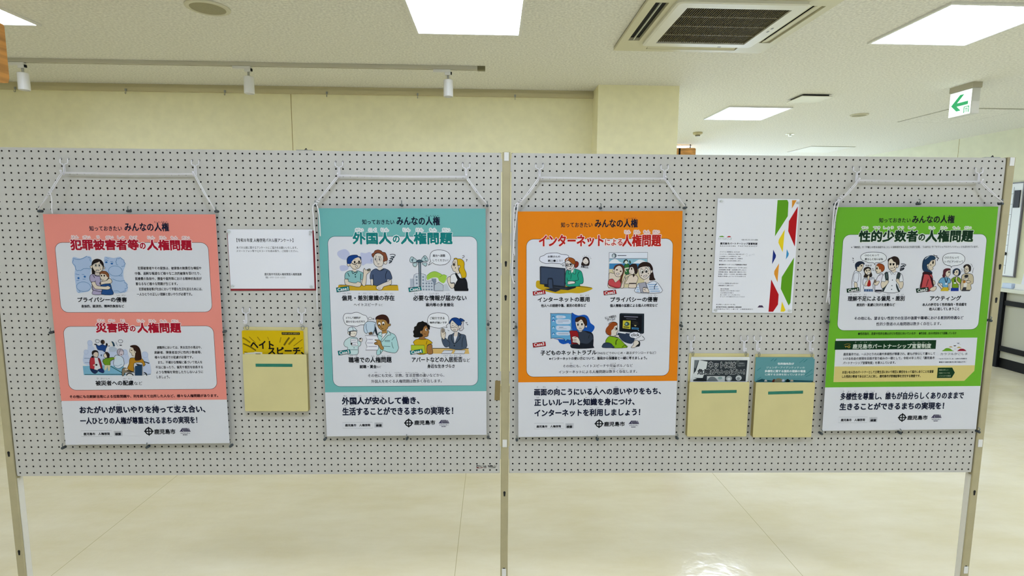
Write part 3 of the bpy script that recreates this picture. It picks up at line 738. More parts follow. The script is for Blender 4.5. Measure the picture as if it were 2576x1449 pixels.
'schoolchildren_whispering_scene':('green','''O eef1f3:995,1823 1041,1720 1211,1646 1481,1631 1753,1655 1913,1748 1964,1864 1906,1956 1745,2013 1557,2023 1552,2104 1487,2022 1333,2021 1200,1974 1067,1927
O e8eaf2:750,2936 749,2586 803,2354 871,2308 1007,2402 1056,2495 1072,2973 1057,3090 761,3088
L 5a5f70 14:793,2702 808,2423 924,2389 977,2471 948,2727 793,2702
O e6d8c0:831,2749 927,2762 951,2937 856,2925
O e6d8c0:870,2296 896,2169 983,2065 1113,2066 1110,2194 1079,2251 1060,2309 980,2343
F 1f2a3f:812,2145 828,2041 918,1973 1059,1968 1157,2032 1150,2090 1088,2055 987,2112 955,2169 896,2169 901,2238 869,2285
E 1d1712 0:1047,2129 26,31
L 1d1712 12:1022,2274 1071,2298
O e9eaf2:1148,2705 1165,2612 1256,2566 1492,2556 1570,2650 1524,2824 1531,3000 1216,2998 1194,2857 1156,2822
F b3b6c0:1188,2612 1254,2543 1329,2590 1446,2579 1526,2545 1565,2591 1451,2649 1285,2648
P 47628c:1216,2992 1531,2994 1550,3088 1211,3085
K a9bcd6 17:1288,3004 1288,3080
K a9bcd6 17:1383,3005 1386,3081
K a9bcd6 17:1466,3005 1478,3082
F 2b211d:1142,2298 1170,2205 1297,2172 1407,2219 1429,2358 1472,2451 1443,2544 1185,2565 1168,2496 1198,2426
O e6d8c0:1180,2333 1255,2241 1349,2230 1414,2311 1410,2416 1344,2474 1246,2438
E 1d1712 0:1261,2316 21,35
E 1d1712 0:1348,2299 21,35
R f4eee8 0:1339,2410 50,35
O e6d8c0:1301,2543 1355,2474 1385,2555 1357,2660 1325,2858 1219,2869 1256,2729 1310,2660
F a8241d:1357,2660 1418,2684 1449,2859 1352,2899 1312,2846
O ece9f2:1608,3001 1609,2848 1579,2766 1642,2662 1680,2546 1778,2430 1849,2430 1885,2594 1889,3096 1627,3094
L 5a5f70 14:1689,2511 1838,2442
P 2b2f37:1621,3018 1877,3020 1882,3091 1627,3089
O e6d8c0:1584,2837 1556,2778 1657,2709 1764,2709 1692,2849
F 7d6a5c:1550,2696 1616,2638 1648,2744 1579,2766
O e6d8c0:1586,2243 1589,2127 1681,2093 1775,2244 1808,2360 1694,2418 1633,2394 1617,2336 1579,2301
F a04a1c:1613,2127 1665,2047 1796,2059 1898,2152 1907,2268 1831,2361 1765,2267 1718,2267 1687,2174
L 3a1a0c 14:1677,2047 1809,2071 1898,2152 1908,2280 1832,2372
E 1d2a2c 0:1632,2232 28,43
L 1d1712 12:1629,2336 1666,2360
O eceef2:1837,2733 1867,2512 1965,2408 2138,2351 2328,2352 2535,2424 2616,2541 2643,2727 2528,2773 2543,3101 1913,3097 1946,2769
O 2f3a3c:1942,2408 2046,2385 2092,2665 1998,2676
O 2f3a3c:2425,2388 2524,2435 2481,2633 2384,2609
P 4a5a5c:1967,2431 2037,2414 2069,2595 2005,2606
F 2f3a3c:2078,2782 2018,2922 1936,3097 1898,2991 1977,2863
F 2f3a3c:2398,2784 2497,2972 2554,3090 2483,3089 2396,2901
O e6d8c0:1819,2803 1859,2710 1966,2723 2009,2665 2107,2700 2079,2793 1948,2945 1866,2956
O e6d8c0:2380,2702 2397,2621 2493,2633 2512,2726 2643,2727 2657,2891 2605,2985 2519,2949 2485,2831
L 4a3a30 14:2425,2667 2472,2662
L 4a3a30 14:2037,2711 2062,2735
E 4a545c 0:2241,2666 21,21
E 4a545c 0:2239,2871 21,21
E 4a545c 0:2239,3011 21,21
P e6d8c0:2145,2293 2343,2248 2351,2353 2248,2387
Q eceef2:2132,2351 2173,2340 2238,2410 2350,2341 2313,2469 2239,2422 2195,2468
O e8d9c4:2039,1991 2112,1876 2271,1946 2343,2109 2341,2225 2253,2305 2158,2305 2069,2223
R e8d9c4 0:2382,2144 41,71
F 2d1f19:2020,1980 2019,1887 2143,1819 2246,1785 2380,1832 2449,1959 2450,2110 2390,2098 2334,2144 2325,2028 2227,1981 2135,1865 2059,1945
E 1d1712 0:2123,2084 35,43
E 1d1712 0:2235,2085 35,43
L 1d1712 14:2079,2049 2161,2044
L 1d1712 14:2185,2050 2280,2051
L 1d1712 17:2117,2229 2235,2224
E 3a302c 0:2279,2190 24,24
L 2a2f38 24:2517,2069 2636,2076 2698,2111 2666,2146
L 2a2f38 43:2504,2197 2617,2134 2645,2180
L 2a2f38 43:2486,2266 2625,2221 2605,2273 2491,2319
L 3a3a40 17:691,1839 733,1856 712,1891
L 3a3a40 17:703,1925 750,1925
L 3a3a40 17:730,1983 761,2006
L 3a3a40 17:1455,2231 1492,2242 1470,2265
L 3a3a40 17:1466,2300 1531,2301
Q 143d22:558,2981 1010,2926 1043,3055 579,3116''',[('Case1',620,2971,981,3076,'f4f4f4',2,7),('○○くんって',1148,1711,1672,1785,'1c1e24',1,0),('男らしくないよね',1159,1849,1830,1930,'1c1e24',2,0),('うわさ',1199,2091,1423,2149,'1c1e24',2,0)]),
'outing_gossip_scene':('green','''O eef1f3:4056,1911 4080,1784 4215,1704 4461,1677 4701,1707 4840,1800 4886,1905 4839,2032 4682,2124 4448,2157 4406,2215 4376,2157 4218,2121 4104,2039
O c24a4e:3306,2943 3332,2697 3352,2511 3424,2395 3615,2396 3720,2513 3763,2724 3813,2876 3737,2958 3677,3087 3510,3085
F 35131a:3361,2487 3375,2371 3658,2350 3715,2455 3623,2489 3729,2607 3813,2876 3754,2888 3657,2606 3574,2477 3431,2465
F 35131a:3352,2511 3334,2721 3317,2931 3353,2932 3380,2698 3409,2488
L 35131a 24:3589,2641 3529,2898
O dfcfb8:3669,3004 3758,2935 3900,2912 3908,3006 3820,3088 3699,3063
O dfcfb8:3761,2700 3821,2701 3853,2795 3812,2865
O e2d4bc:3518,2116 3579,2001 3692,1944 3773,1921 3799,2072 3791,2118 3748,2164 3705,2210 3733,2257 3655,2315 3580,2279
O 1f3d5c:3319,2138 3337,1942 3421,1826 3582,1770 3701,1782 3785,1863 3736,1909 3621,1943 3581,2024 3550,2070 3491,2081 3503,2209 3570,2303 3683,2361 3700,2420 3565,2372 3421,2360 3343,2278
P cdd6dc:3380,1896 3490,1798 3560,1787 3405,1907
R e2d4bc 0:3519,2128 36,50
E 1d1712 0:3705,2025 31,59
E 4a3a30 0:3625,2117 21,21
L 2a2430 24:3697,1736 3760,1782 3831,1783 3825,1840 3898,1864 3856,1922 3866,1968
O 6fa9cc:3982,2772 4019,2655 4108,2586 4334,2588 4415,2682 4425,2787 4342,2798 4344,2939 4152,2937 4115,2797
P d4b72a:4105,2943 4356,2945 4381,3086 4083,3084
L 1f3048 31:4192,2598 4268,2774 4299,2599
P e6eef2:4222,2786 4305,2786 4311,2845 4227,2844
O e2d4bc:3952,2830 3995,2784 4074,2867 4152,2937 4124,3019 4071,2960
O e2d4bc:4344,2822 4403,2810 4411,3022 4375,3021
O e2d4bc:4209,2400 4273,2319 4368,2320 4390,2425 4352,2529 4271,2552 4218,2493
F 57222c:4118,2446 4117,2306 4218,2243 4361,2250 4379,2308 4263,2342 4211,2423 4201,2563 4130,2574 4100,2504
E 1d1712 0:4333,2383 31,29
O 7da01c:4448,2658 4513,2589 4629,2555 4753,2602 4808,2684 4796,2801 4715,2824 4740,2965 4513,2964 4496,2788
P 1a3594:4466,2969 4747,2971 4758,3089 4459,3087
L 1d2a3c 24:4539,2612 4588,2753 4599,2613
P e6eef2:4548,2765 4631,2765 4636,2812 4552,2811
O e2d4bc:4603,2660 4627,2531 4668,2590 4653,2683 4784,2801 4754,2860 4649,2765
O e2d4bc:4507,2402 4580,2298 4676,2310 4712,2427 4660,2508 4577,2507
F 20304a:4471,2402 4485,2297 4598,2240 4722,2287 4775,2404 4742,2497 4662,2531 4697,2403 4662,2287 4581,2309 4507,2402 4516,2495
E 1d1712 0:4530,2390 19,29
E 1d1712 0:4618,2379 19,29
O cdbf9f:4828,2638 4838,2498 4975,2440 5192,2465 5265,2594 5274,2805 5195,2851 5204,3051 4832,3048
P e9e4dc:4921,2615 5060,2569 5037,2944 4930,2943
P 3b3a40:4918,2943 5037,2944 5035,3044 5191,3045 5172,3092 4860,3090
F 26262b:4933,2498 5051,2487 5060,2569 4943,2592
E b0702a 0:4934,2744 59,53
O e2d4bc:4856,2685 4969,2615 5075,2604 5059,2686 4940,2685
O e2d4bc:5005,2744 5072,2698 5185,2746 5082,2792
O e2d4bc:4891,2311 4925,2172 5018,2149 5077,2266 5075,2371 4998,2429 4924,2405
F 2a201d:4846,2218 4884,2125 5012,2091 5127,2173 5142,2325 5087,2371 5048,2219 4970,2149 4905,2218
S 1d2127 12:4925,2294 36,33
S 1d2127 12:5007,2277 38,33
E 1d1712 0:4956,2370 24,14
L 4a4a52 12:5106,2080 5157,2115 5189,2197
L 4a4a52 12:5239,2221 5225,2314 5213,2430
L 4a4a52 12:4778,2252 4819,2311 4804,2392
Q 163a26:3149,2989 3604,2939 3645,3069 3186,3136''',[('Case2',3213,2979,3577,3090,'f4f4f4',2,7),('○○さんって',4121,1809,4655,1884,'1c1e24',1,0),('レズビアンだって',4135,1954,4818,2027,'1c1e24',1,0)]),
'hate_speech_leaflet_print':('leaf1','''P d2b10a:21,-24 2204,-13 2194,1005 -3,1005
P 15130f:1433,45 2091,51 2095,139 1443,140
L 8a7408 55:21,246 142,317 288,431
L 6a5808 50:31,467 253,574 482,725
L 8a7408 25:257,210 362,324 481,438
L 8a7408 28:554,217 651,360
L 8a7408 19:920,217 964,324
L 9a8410 36:1405,230 1354,430
L 6a5808 63:1709,237 1607,373 1503,531
L 8a7408 63:1917,244 1773,387 1671,502
L 6a5808 22:2179,308 2007,437 1849,559
L 7a6808 22:2167,616 2082,652
L 7a6808 28:50,775 173,804
P e4e0cc:48,818 409,789 438,775 701,789 718,1005 38,1005
P 15130f:455,840 643,840 635,864 461,864''',[]),
'internet_danger_leaflet_print':('leaf2','''P d9dcda:36,12 2208,43 2187,942 27,946
P 30363a:120,125 2129,128 2102,942 111,946
P 70777a:120,125 293,125 172,459 128,411
L 59605f 63:1804,140 1703,225 1602,300
L 454c4d 52:1489,141 1388,226
P d3d7d5:303,128 620,186 590,410 463,816 126,806 138,614 188,560
Q 4a5053:1733,193 2059,203 2048,363 1732,353
P d3d7d5:47,689 170,624 136,806 243,838 36,903
F 22272a:194,914 326,827 473,816 603,891 616,945 195,946
P c3c8c7:627,741 1311,740 1311,944 627,945
F 70777a:646,902 724,794 828,762 935,794 1036,912 1037,944 648,945
E 8aa09c 0:1125,815 84,52
E a2a6a6 0:1464,836 115,105
E d3d7d5 0:1465,857 63,52
E c3c8c7 0:1831,814 115,105
E 8a9090 0:1822,835 63,58''',[]),
'gender_identity_leaflet_print':('leaf3','''P 5f9599:25,33 2241,67 2246,954 39,958
L 3d7d80 24:678,61 575,162
L 3d7d80 30:792,61 704,162
L 3d7d80 22:213,415 70,527
L 3d7d80 26:1953,83 1822,199
L 3d7d80 18:1834,83 1664,220
L 3d7d80 26:2171,477 1898,705
L 3d7d80 22:2203,634 1942,766
L 3d7d80 22:245,770 102,882
P 1d4a52:38,943 162,892 279,841 421,881 562,901 683,921 1063,920 1361,889 1662,899 2234,918 2244,952 41,956
F c3c4bc:375,942 401,881 451,881 485,942
F 5a2a1c:666,962 710,870 759,850 796,962
F 7d7a60:766,962 818,850 916,819 1039,859 1086,961
F c7ccd8:1044,941 1060,870 1139,869 1144,941
F 0f2420:1196,961 1210,880 1268,849 1321,889 1336,961
F b8a88e:1364,940 1390,879 1450,879 1484,940''',[]),
}
TXT={
'pink':[
('heading_lettering','知っておきたい',1549,410,2669,582,'141a33',2,''),
('heading_lettering','みんなの人権',2767,298,4295,590,'141a33',3,''),
('heading_lettering','じんけん',3808,242,4296,297,'141a33',0,''),
('title_lettering','犯罪被害者等',857,891,3199,1245,'b0102c',4,'fbe9e8'),
('title_lettering','の',3247,1002,3439,1216,'b0102c',4,'fbe9e8'),
('title_lettering','人権問題',3502,904,5044,1257,'b0102c',4,'fbe9e8'),
('title_lettering','はん',916,754,1143,840,'b0102c',0,'fbe9e8'),
('title_lettering','ざい',1303,756,1550,842,'b0102c',0,'fbe9e8'),
('title_lettering','ひ',1784,759,1871,845,'b0102c',0,'fbe9e8'),
('title_lettering','がい',2095,761,2346,847,'b0102c',0,'fbe9e8'),
('title_lettering','しゃ',2496,763,2731,849,'b0102c',0,'fbe9e8'),
('title_lettering','など',2915,766,3167,852,'b0102c',0,'fbe9e8'),
('title_lettering','じん',3537,770,3772,856,'b0102c',0,'fbe9e8'),
('title_lettering','けん',3957,772,4176,858,'b0102c',0,'fbe9e8'),
('title_lettering','もん',4345,774,4564,861,'b0102c',0,'fbe9e8'),
('title_lettering','だい',4733,777,4986,863,'b0102c',0,'fbe9e8'),
('caption_lettering','プライバシーの侵害',921,2939,2633,3113,'1c1e24',3,''),
('caption_lettering','しん',2301,2841,2408,2893,'1c1e24',0,''),
('caption_lettering','がい',2469,2842,2611,2894,'1c1e24',0,''),
('caption_lettering','身体的、経済的、精神的負担など',1028,3207,2519,3312,'1c1e24',3,''),
('body_lettering','犯罪被害者やその家族は、被害後の無責任な噂話や',3110,1846,5331,1953,'1c1e24',2,''),
('body_lettering','中傷、過剰な報道など様々な二次的被害を受けたり、',2996,2033,5296,2140,'1c1e24',2,''),
('body_lettering','医療費の負担や、捜査や裁判等における精神的負担が',2993,2220,5318,2328,'1c1e24',2,''),
('body_lettering','重なるなど様々な問題が生じます。',2994,2404,4458,2512,'1c1e24',2,''),
('body_lettering','犯罪被害者等が社会において平穏な生活を送るためには、',3092,2593,5312,2701,'1c1e24',2,''),
('body_lettering','一人ひとりの正しい理解と思いやりが必要です。',3005,2779,4943,2888,'1c1e24',2,''),
('title_lettering','災害時',1477,3875,2608,4208,'b0102c',4,'fbe9e8'),
('title_lettering','の',2667,3987,2857,4180,'b0102c',4,'fbe9e8'),
('title_lettering','人権問題',2931,3879,4457,4228,'b0102c',4,'fbe9e8'),
('title_lettering','さい',1546,3737,1788,3819,'b0102c',0,'fbe9e8'),
('title_lettering','がい',1930,3742,2152,3823,'b0102c',0,'fbe9e8'),
('title_lettering','じ',2366,3746,2501,3828,'b0102c',0,'fbe9e8'),
('title_lettering','じん',2948,3753,3199,3835,'b0102c',0,'fbe9e8'),
('title_lettering','けん',3360,3758,3593,3840,'b0102c',0,'fbe9e8'),
('title_lettering','もん',3754,3762,3977,3844,'b0102c',0,'fbe9e8'),
('title_lettering','だい',4157,3767,4383,3849,'b0102c',0,'fbe9e8'),
('caption_lettering','被災者への配慮',1283,5995,2628,6174,'1c1e24',3,''),
('caption_lettering','など',2653,6038,2945,6165,'1c1e24',1,''),
('caption_lettering','ひ',1341,5885,1402,5937,'1c1e24',0,''),
('caption_lettering','さい',1473,5887,1635,5940,'1c1e24',0,''),
('caption_lettering','しゃ',1678,5890,1796,5943,'1c1e24',0,''),
('caption_lettering','はい',2280,5899,2388,5952,'1c1e24',0,''),
('caption_lettering','りょ',2460,5902,2586,5955,'1c1e24',0,''),
('body_lettering','避難所においては、男女双方の視点や、',3564,4724,5151,4829,'1c1e24',2,''),
('body_lettering','高齢者、障害者並びに性的少数者等、',3462,4907,5140,5011,'1c1e24',2,''),
('body_lettering','様々な視点での配慮が必要です。',3461,5088,4821,5192,'1c1e24',2,''),
('body_lettering','また、不確かな情報に基づいて他人を',3564,5274,5142,5379,'1c1e24',2,''),
('body_lettering','不当に扱ったり、偏見や差別を助長する',3462,5457,5149,5562,'1c1e24',2,''),
('body_lettering','ような情報を発信したりしないように',3468,5637,5149,5742,'1c1e24',2,''),
('body_lettering','しましょう。',3473,5819,3942,5924,'1c1e24',2,''),
('body_lettering','その他にも北朝鮮当局による拉致問題や、刑を終えて出所した人など、様々な人権問題があります。',317,6529,5630,6641,'3a1218',3,''),
('slogan_lettering','おたがいが思いやりを持って支え合い、',630,6960,5133,7217,'141a33',4,''),
('slogan_lettering','一人ひとりの人権が尊重されるまちの実現を！',614,7373,4816,7629,'141a33',4,''),
('slogan_lettering','おも',1967,6870,2086,6919,'141a33',0,''),
('slogan_lettering','も',3287,6892,3338,6941,'141a33',0,''),
('slogan_lettering','ささ',4018,6905,4134,6954,'141a33',0,''),
('slogan_lettering','あ',4581,6914,4635,6963,'141a33',0,''),
('footer_lettering','鹿児島市\u3000人権啓発',686,7952,1629,8050,'1c1e24',3,''),
('footer_lettering','検索',1816,7967,2025,8065,'1c1e24',4,''),
('footer_lettering','鹿児島市',3237,7844,3996,8033,'1c1e24',3,''),
('footer_lettering','けんさく',1822,7921,2031,7955,'1c1e24',0,''),
],
'teal':[
('heading_lettering','知っておきたい',1549,392,2681,568,'141a33',2,''),
('heading_lettering','みんなの人権',2771,289,4302,590,'141a33',3,''),
('heading_lettering','じんけん',3820,232,4303,285,'141a33',0,''),
('title_lettering','外国人',1207,858,2557,1259,'15827f',4,'f4f4f4'),
('title_lettering','の',2623,968,2855,1209,'15827f',4,'f4f4f4'),
('title_lettering','人権問題',2919,850,4735,1260,'15827f',4,'f4f4f4'),
('title_lettering','がい',1306,712,1569,808,'15827f',0,'f4f4f4'),
('title_lettering','こく',1774,711,2038,808,'15827f',0,'f4f4f4'),
('title_lettering','じん',2220,711,2468,808,'15827f',0,'f4f4f4'),
('title_lettering','じん',2999,710,3232,807,'15827f',0,'f4f4f4'),
('title_lettering','けん',3465,710,3698,807,'15827f',0,'f4f4f4'),
('title_lettering','もん',3939,710,4166,807,'15827f',0,'f4f4f4'),
('title_lettering','だい',4401,709,4652,807,'15827f',0,'f4f4f4'),
('caption_lettering','偏見・差別意識の存在',738,3117,2625,3305,'1c1e24',3,''),
('caption_lettering','へん',765,3020,881,3067,'1c1e24',0,''),
('caption_lettering','けん',948,3021,1064,3069,'1c1e24',0,''),
('caption_lettering','さ',1330,3023,1390,3071,'1c1e24',0,''),
('caption_lettering','べつ',1497,3024,1613,3072,'1c1e24',0,''),
('caption_lettering','い',1730,3025,1780,3073,'1c1e24',0,''),
('caption_lettering','しき',1881,3026,2004,3074,'1c1e24',0,''),
('caption_lettering','そん',2282,3029,2392,3076,'1c1e24',0,''),
('caption_lettering','ざい',2473,3030,2587,3078,'1c1e24',0,''),
('caption_lettering','ヘイトスピーチ',1155,3400,2014,3509,'1c1e24',1,''),
('caption_lettering','など',2047,3427,2198,3506,'1c1e24',0,''),
('caption_lettering','必要な情報が届かない',3304,3122,5230,3315,'1c1e24',3,''),
('caption_lettering','ひつ',3333,3028,3448,3083,'1c1e24',0,''),
('caption_lettering','よう',3525,3029,3643,3084,'1c1e24',0,''),
('caption_lettering','じょう',3897,3031,4066,3086,'1c1e24',0,''),
('caption_lettering','ほう',4110,3032,4225,3087,'1c1e24',0,''),
('caption_lettering','とど',4506,3035,4625,3090,'1c1e24',0,''),
('caption_lettering','案内等の多言語化',3758,3408,4766,3529,'1c1e24',3,''),
('caption_lettering','あん',3793,3346,3860,3384,'1c1e24',0,''),
('caption_lettering','ない',3918,3347,3986,3385,'1c1e24',0,''),
('caption_lettering','とう',4047,3348,4108,3386,'1c1e24',0,''),
('caption_lettering','た',4301,3350,4335,3388,'1c1e24',0,''),
('caption_lettering','げん',4403,3351,4471,3388,'1c1e24',0,''),
('caption_lettering','ご',4538,3351,4572,3389,'1c1e24',0,''),
('caption_lettering','か',4691,3352,4725,3390,'1c1e24',0,''),
('caption_lettering','職場での人権問題',901,5398,2462,5607,'1c1e24',3,''),
('caption_lettering','しょく',905,5323,1063,5375,'1c1e24',0,''),
('caption_lettering','ば',1164,5326,1221,5378,'1c1e24',0,''),
('caption_lettering','じん',1727,5333,1855,5385,'1c1e24',0,''),
('caption_lettering','けん',1923,5335,2041,5388,'1c1e24',0,''),
('caption_lettering','もん',2109,5338,2234,5390,'1c1e24',0,''),
('caption_lettering','だい',2312,5340,2431,5393,'1c1e24',0,''),
('caption_lettering','就職・賃金',1297,5694,1909,5820,'1c1e24',3,''),
('caption_lettering','など',1922,5731,2078,5808,'1c1e24',1,''),
('caption_lettering','アパートなどの入居拒否',3211,5411,5061,5605,'1c1e24',3,''),
('caption_lettering','など',5078,5471,5347,5605,'1c1e24',1,''),
('caption_lettering','にゅう',4374,5331,4529,5384,'1c1e24',0,''),
('caption_lettering','きょ',4597,5333,4700,5386,'1c1e24',0,''),
('caption_lettering','きょ',4759,5335,4872,5388,'1c1e24',0,''),
('caption_lettering','ひ',4958,5338,5017,5390,'1c1e24',0,''),
('caption_lettering','身近な生きづらさ',3772,5691,4774,5825,'1c1e24',3,''),
('caption_lettering','み',3807,5636,3841,5675,'1c1e24',0,''),
('caption_lettering','ぢか',3910,5638,3995,5676,'1c1e24',0,''),
('caption_lettering','い',4184,5641,4218,5680,'1c1e24',0,''),
('body_lettering','その他にも文化、宗教、生活習慣の違いなどから、',1588,6033,4387,6160,'141a33',1,''),
('body_lettering','外国人をめぐる人権問題は数多く存在します。',1702,6252,4293,6379,'141a33',1,''),
('body_lettering','ほか',1837,5957,1929,5996,'141a33',0,''),
('body_lettering','ぶん',2217,5963,2292,6001,'141a33',0,''),
('body_lettering','か',2360,5964,2394,6003,'141a33',0,''),
('body_lettering','しゅうきょう',2564,5969,2813,6007,'141a33',0,''),
('body_lettering','せいかつしゅうかん',2959,5976,3427,6015,'141a33',0,''),
('body_lettering','ちが',3581,5982,3667,6021,'141a33',0,''),
('body_lettering','かずおお',3203,6189,3425,6228,'141a33',0,''),
('body_lettering','そんざい',3586,6195,3802,6234,'141a33',0,''),
('slogan_lettering','外国人が安心して働き、',612,6916,3451,7186,'141a33',4,''),
('slogan_lettering','生活することができるまちの実現を！',616,7311,4695,7604,'141a33',4,''),
('slogan_lettering','がい',674,6823,782,6876,'141a33',0,''),
('slogan_lettering','こく',951,6828,1063,6881,'141a33',0,''),
('slogan_lettering','じん',1223,6832,1335,6886,'141a33',0,''),
('slogan_lettering','あん',1760,6841,1868,6895,'141a33',0,''),
('slogan_lettering','しん',2032,6846,2134,6899,'141a33',0,''),
('slogan_lettering','はたら',2835,6860,2989,6913,'141a33',0,''),
('slogan_lettering','せい',682,7198,784,7248,'141a33',0,''),
('slogan_lettering','かつ',919,7203,1038,7252,'141a33',0,''),
('slogan_lettering','じつ',3862,7255,3966,7305,'141a33',0,''),
('slogan_lettering','げん',4104,7260,4225,7310,'141a33',0,''),
('footer_lettering','鹿児島市\u3000人権啓発',691,7940,1619,8036,'1c1e24',3,''),
('footer_lettering','検索',1827,7955,2036,8055,'1c1e24',4,''),
('footer_lettering','鹿児島市',3252,7824,4023,7996,'1c1e24',3,''),
('footer_lettering','けんさく',1836,7901,2028,7937,'1c1e24',0,''),
],
'orange':[
('heading_lettering','知っておきたい',1555,395,2689,574,'141a33',2,''),
('heading_lettering','みんなの人権',2779,284,4322,581,'141a33',3,''),
('heading_lettering','じんけん',3843,229,4301,283,'a03030',0,''),
('title_lettering','インターネット',772,850,3088,1257,'c01d16',4,'fbe8e0'),
('title_lettering','による',3157,1000,3783,1231,'c01d16',2,'fbe8e0'),
('title_lettering','人権問題',3792,846,5179,1264,'c01d16',4,'fbe8e0'),
('title_lettering','じん',3870,698,4057,792,'c01d16',0,'fbe8e0'),
('title_lettering','けん',4210,699,4407,794,'c01d16',0,'fbe8e0'),
('title_lettering','もん',4557,701,4761,796,'c01d16',0,'fbe8e0'),
('title_lettering','だい',4898,702,5112,797,'c01d16',0,'fbe8e0'),
('caption_lettering','インターネットの悪用',724,3108,2616,3282,'1c1e24',3,''),
('caption_lettering','あく',2271,3016,2391,3064,'1c1e24',0,''),
('caption_lettering','よう',2459,3017,2586,3066,'1c1e24',0,''),
('caption_lettering','他人への誹謗中傷、差別の助長など',845,3358,2489,3473,'1c1e24',3,''),
('caption_lettering','プライバシーの侵害',3389,3120,5122,3301,'1c1e24',3,''),
('caption_lettering','しん',4797,3030,4918,3079,'1c1e24',0,''),
('caption_lettering','がい',4986,3032,5107,3080,'1c1e24',0,''),
('caption_lettering','個人情報の拡散による個人の特定など',3376,3377,5128,3489,'1c1e24',3,''),
('caption_lettering','子どものネットトラブル',833,5089,2905,5266,'1c1e24',3,''),
('caption_lettering','（SNSなどでのいじめ・違法ダウンロードなど）',2922,5155,5114,5261,'1c1e24',1,''),
('caption_lettering','こ',884,5006,940,5052,'1c1e24',0,''),
('caption_lettering','※インターネットの使い方について、普段から保護者と一緒に考えましょう。',1150,5347,4788,5457,'1c1e24',3,''),
('caption_lettering','つか',2091,5286,2178,5322,'1c1e24',0,''),
('caption_lettering','かた',2306,5288,2386,5323,'1c1e24',0,''),
('caption_lettering','ふだん',2924,5294,3098,5330,'1c1e24',0,''),
('caption_lettering','ほごしゃ',3359,5299,3619,5334,'1c1e24',0,''),
('caption_lettering','いっしょ',3793,5302,4002,5338,'1c1e24',0,''),
('caption_lettering','かんが',4106,5305,4218,5340,'1c1e24',0,''),
('body_lettering','その他にも、ヘイトスピーチや児童ポルノなど',1661,5631,4261,5745,'141a33',1,''),
('body_lettering','インターネットによる人権問題は数多く存在します。',1507,5852,4427,5970,'141a33',1,''),
('body_lettering','ほか',1921,5565,2008,5604,'141a33',0,''),
('body_lettering','じどう',3433,5580,3625,5619,'141a33',0,''),
('body_lettering','かずおお',3378,5790,3611,5829,'141a33',0,''),
('body_lettering','そんざい',3751,5793,3960,5832,'141a33',0,''),
('slogan_lettering','画面の向こうにいる人への思いやりをもち、',601,6547,5337,6798,'141a33',4,''),
('slogan_lettering','正しいルールと知識を身につけ、',609,6944,4356,7204,'141a33',4,''),
('slogan_lettering','インターネットを利用しましょう！',611,7350,4577,7615,'141a33',4,''),
('slogan_lettering','が',694,6448,739,6502,'141a33',0,''),
('slogan_lettering','めん',920,6450,1025,6504,'141a33',0,''),
('slogan_lettering','む',1436,6456,1495,6509,'141a33',0,''),
('slogan_lettering','ひと',2880,6471,2978,6525,'141a33',0,''),
('slogan_lettering','おも',3607,6478,3712,6532,'141a33',0,''),
('slogan_lettering','ただ',678,6853,783,6904,'141a33',0,''),
('slogan_lettering','ち',2512,6873,2564,6924,'141a33',0,''),
('slogan_lettering','しき',2757,6876,2862,6926,'141a33',0,''),
('slogan_lettering','み',3300,6882,3352,6932,'141a33',0,''),
('slogan_lettering','り',2703,7272,2763,7327,'141a33',0,''),
('slogan_lettering','よう',2938,7275,3033,7330,'141a33',0,''),
('footer_lettering','鹿児島市\u3000人権啓発',683,7961,1603,8052,'1c1e24',3,''),
('footer_lettering','検索',1814,7978,2024,8080,'1c1e24',4,''),
('footer_lettering','鹿児島市',3230,7852,4005,8024,'1c1e24',3,''),
('footer_lettering','けんさく',1823,7923,2016,7960,'1c1e24',0,''),
],
'green':[
('heading_lettering','知っておきたい',1581,392,2739,563,'1c1e24',2,''),
('heading_lettering','みんなの人権',2805,308,4354,586,'1c1e24',3,''),
('title_lettering','性的少数者',888,854,3045,1252,'12351c',4,'eaf4e2'),
('title_lettering','の',3094,988,3320,1218,'12351c',4,'eaf4e2'),
('title_lettering','人権問題',3361,852,5101,1264,'12351c',4,'eaf4e2'),
('title_lettering','せい',963,699,1194,783,'12351c',0,'eaf4e2'),
('title_lettering','てき',1391,701,1633,785,'12351c',0,'eaf4e2'),
('title_lettering','しょう',1764,703,2128,787,'12351c',0,'eaf4e2'),
('title_lettering','すう',2283,705,2508,789,'12351c',0,'eaf4e2'),
('title_lettering','しゃ',2682,707,2949,791,'12351c',0,'eaf4e2'),
('title_lettering','じん',3445,710,3671,795,'12351c',0,'eaf4e2'),
('title_lettering','けん',3886,712,4123,797,'12351c',0,'eaf4e2'),
('title_lettering','もん',4331,715,4592,799,'12351c',0,'eaf4e2'),
('title_lettering','だい',4767,717,5011,801,'12351c',0,'eaf4e2'),
('body_lettering','※「異性愛」や「戸籍上の性を自認すること」に違和感がある人などを表す言葉。「LGBTQ」や「セクシュアルマイノリティ」とも言われています。',622,1410,5345,1495,'1c1e24',1,''),
('caption_lettering','理解不足による偏見・差別',632,3256,2751,3437,'1c1e24',3,''),
('caption_lettering','り',710,3168,762,3217,'1c1e24',0,''),
('caption_lettering','かい',850,3170,945,3218,'1c1e24',0,''),
('caption_lettering','ふ',1043,3171,1096,3220,'1c1e24',0,''),
('caption_lettering','そく',1219,3173,1324,3221,'1c1e24',0,''),
('caption_lettering','へん',1922,3178,2027,3227,'1c1e24',0,''),
('caption_lettering','けん',2098,3179,2203,3228,'1c1e24',0,''),
('caption_lettering','さ',2467,3182,2520,3231,'1c1e24',0,''),
('caption_lettering','べつ',2608,3183,2714,3232,'1c1e24',0,''),
('caption_lettering','差別的・配慮に欠けた言動など',975,3524,2410,3635,'1c1e24',3,''),
('caption_lettering','アウティング',3714,3266,4872,3440,'1c1e24',3,''),
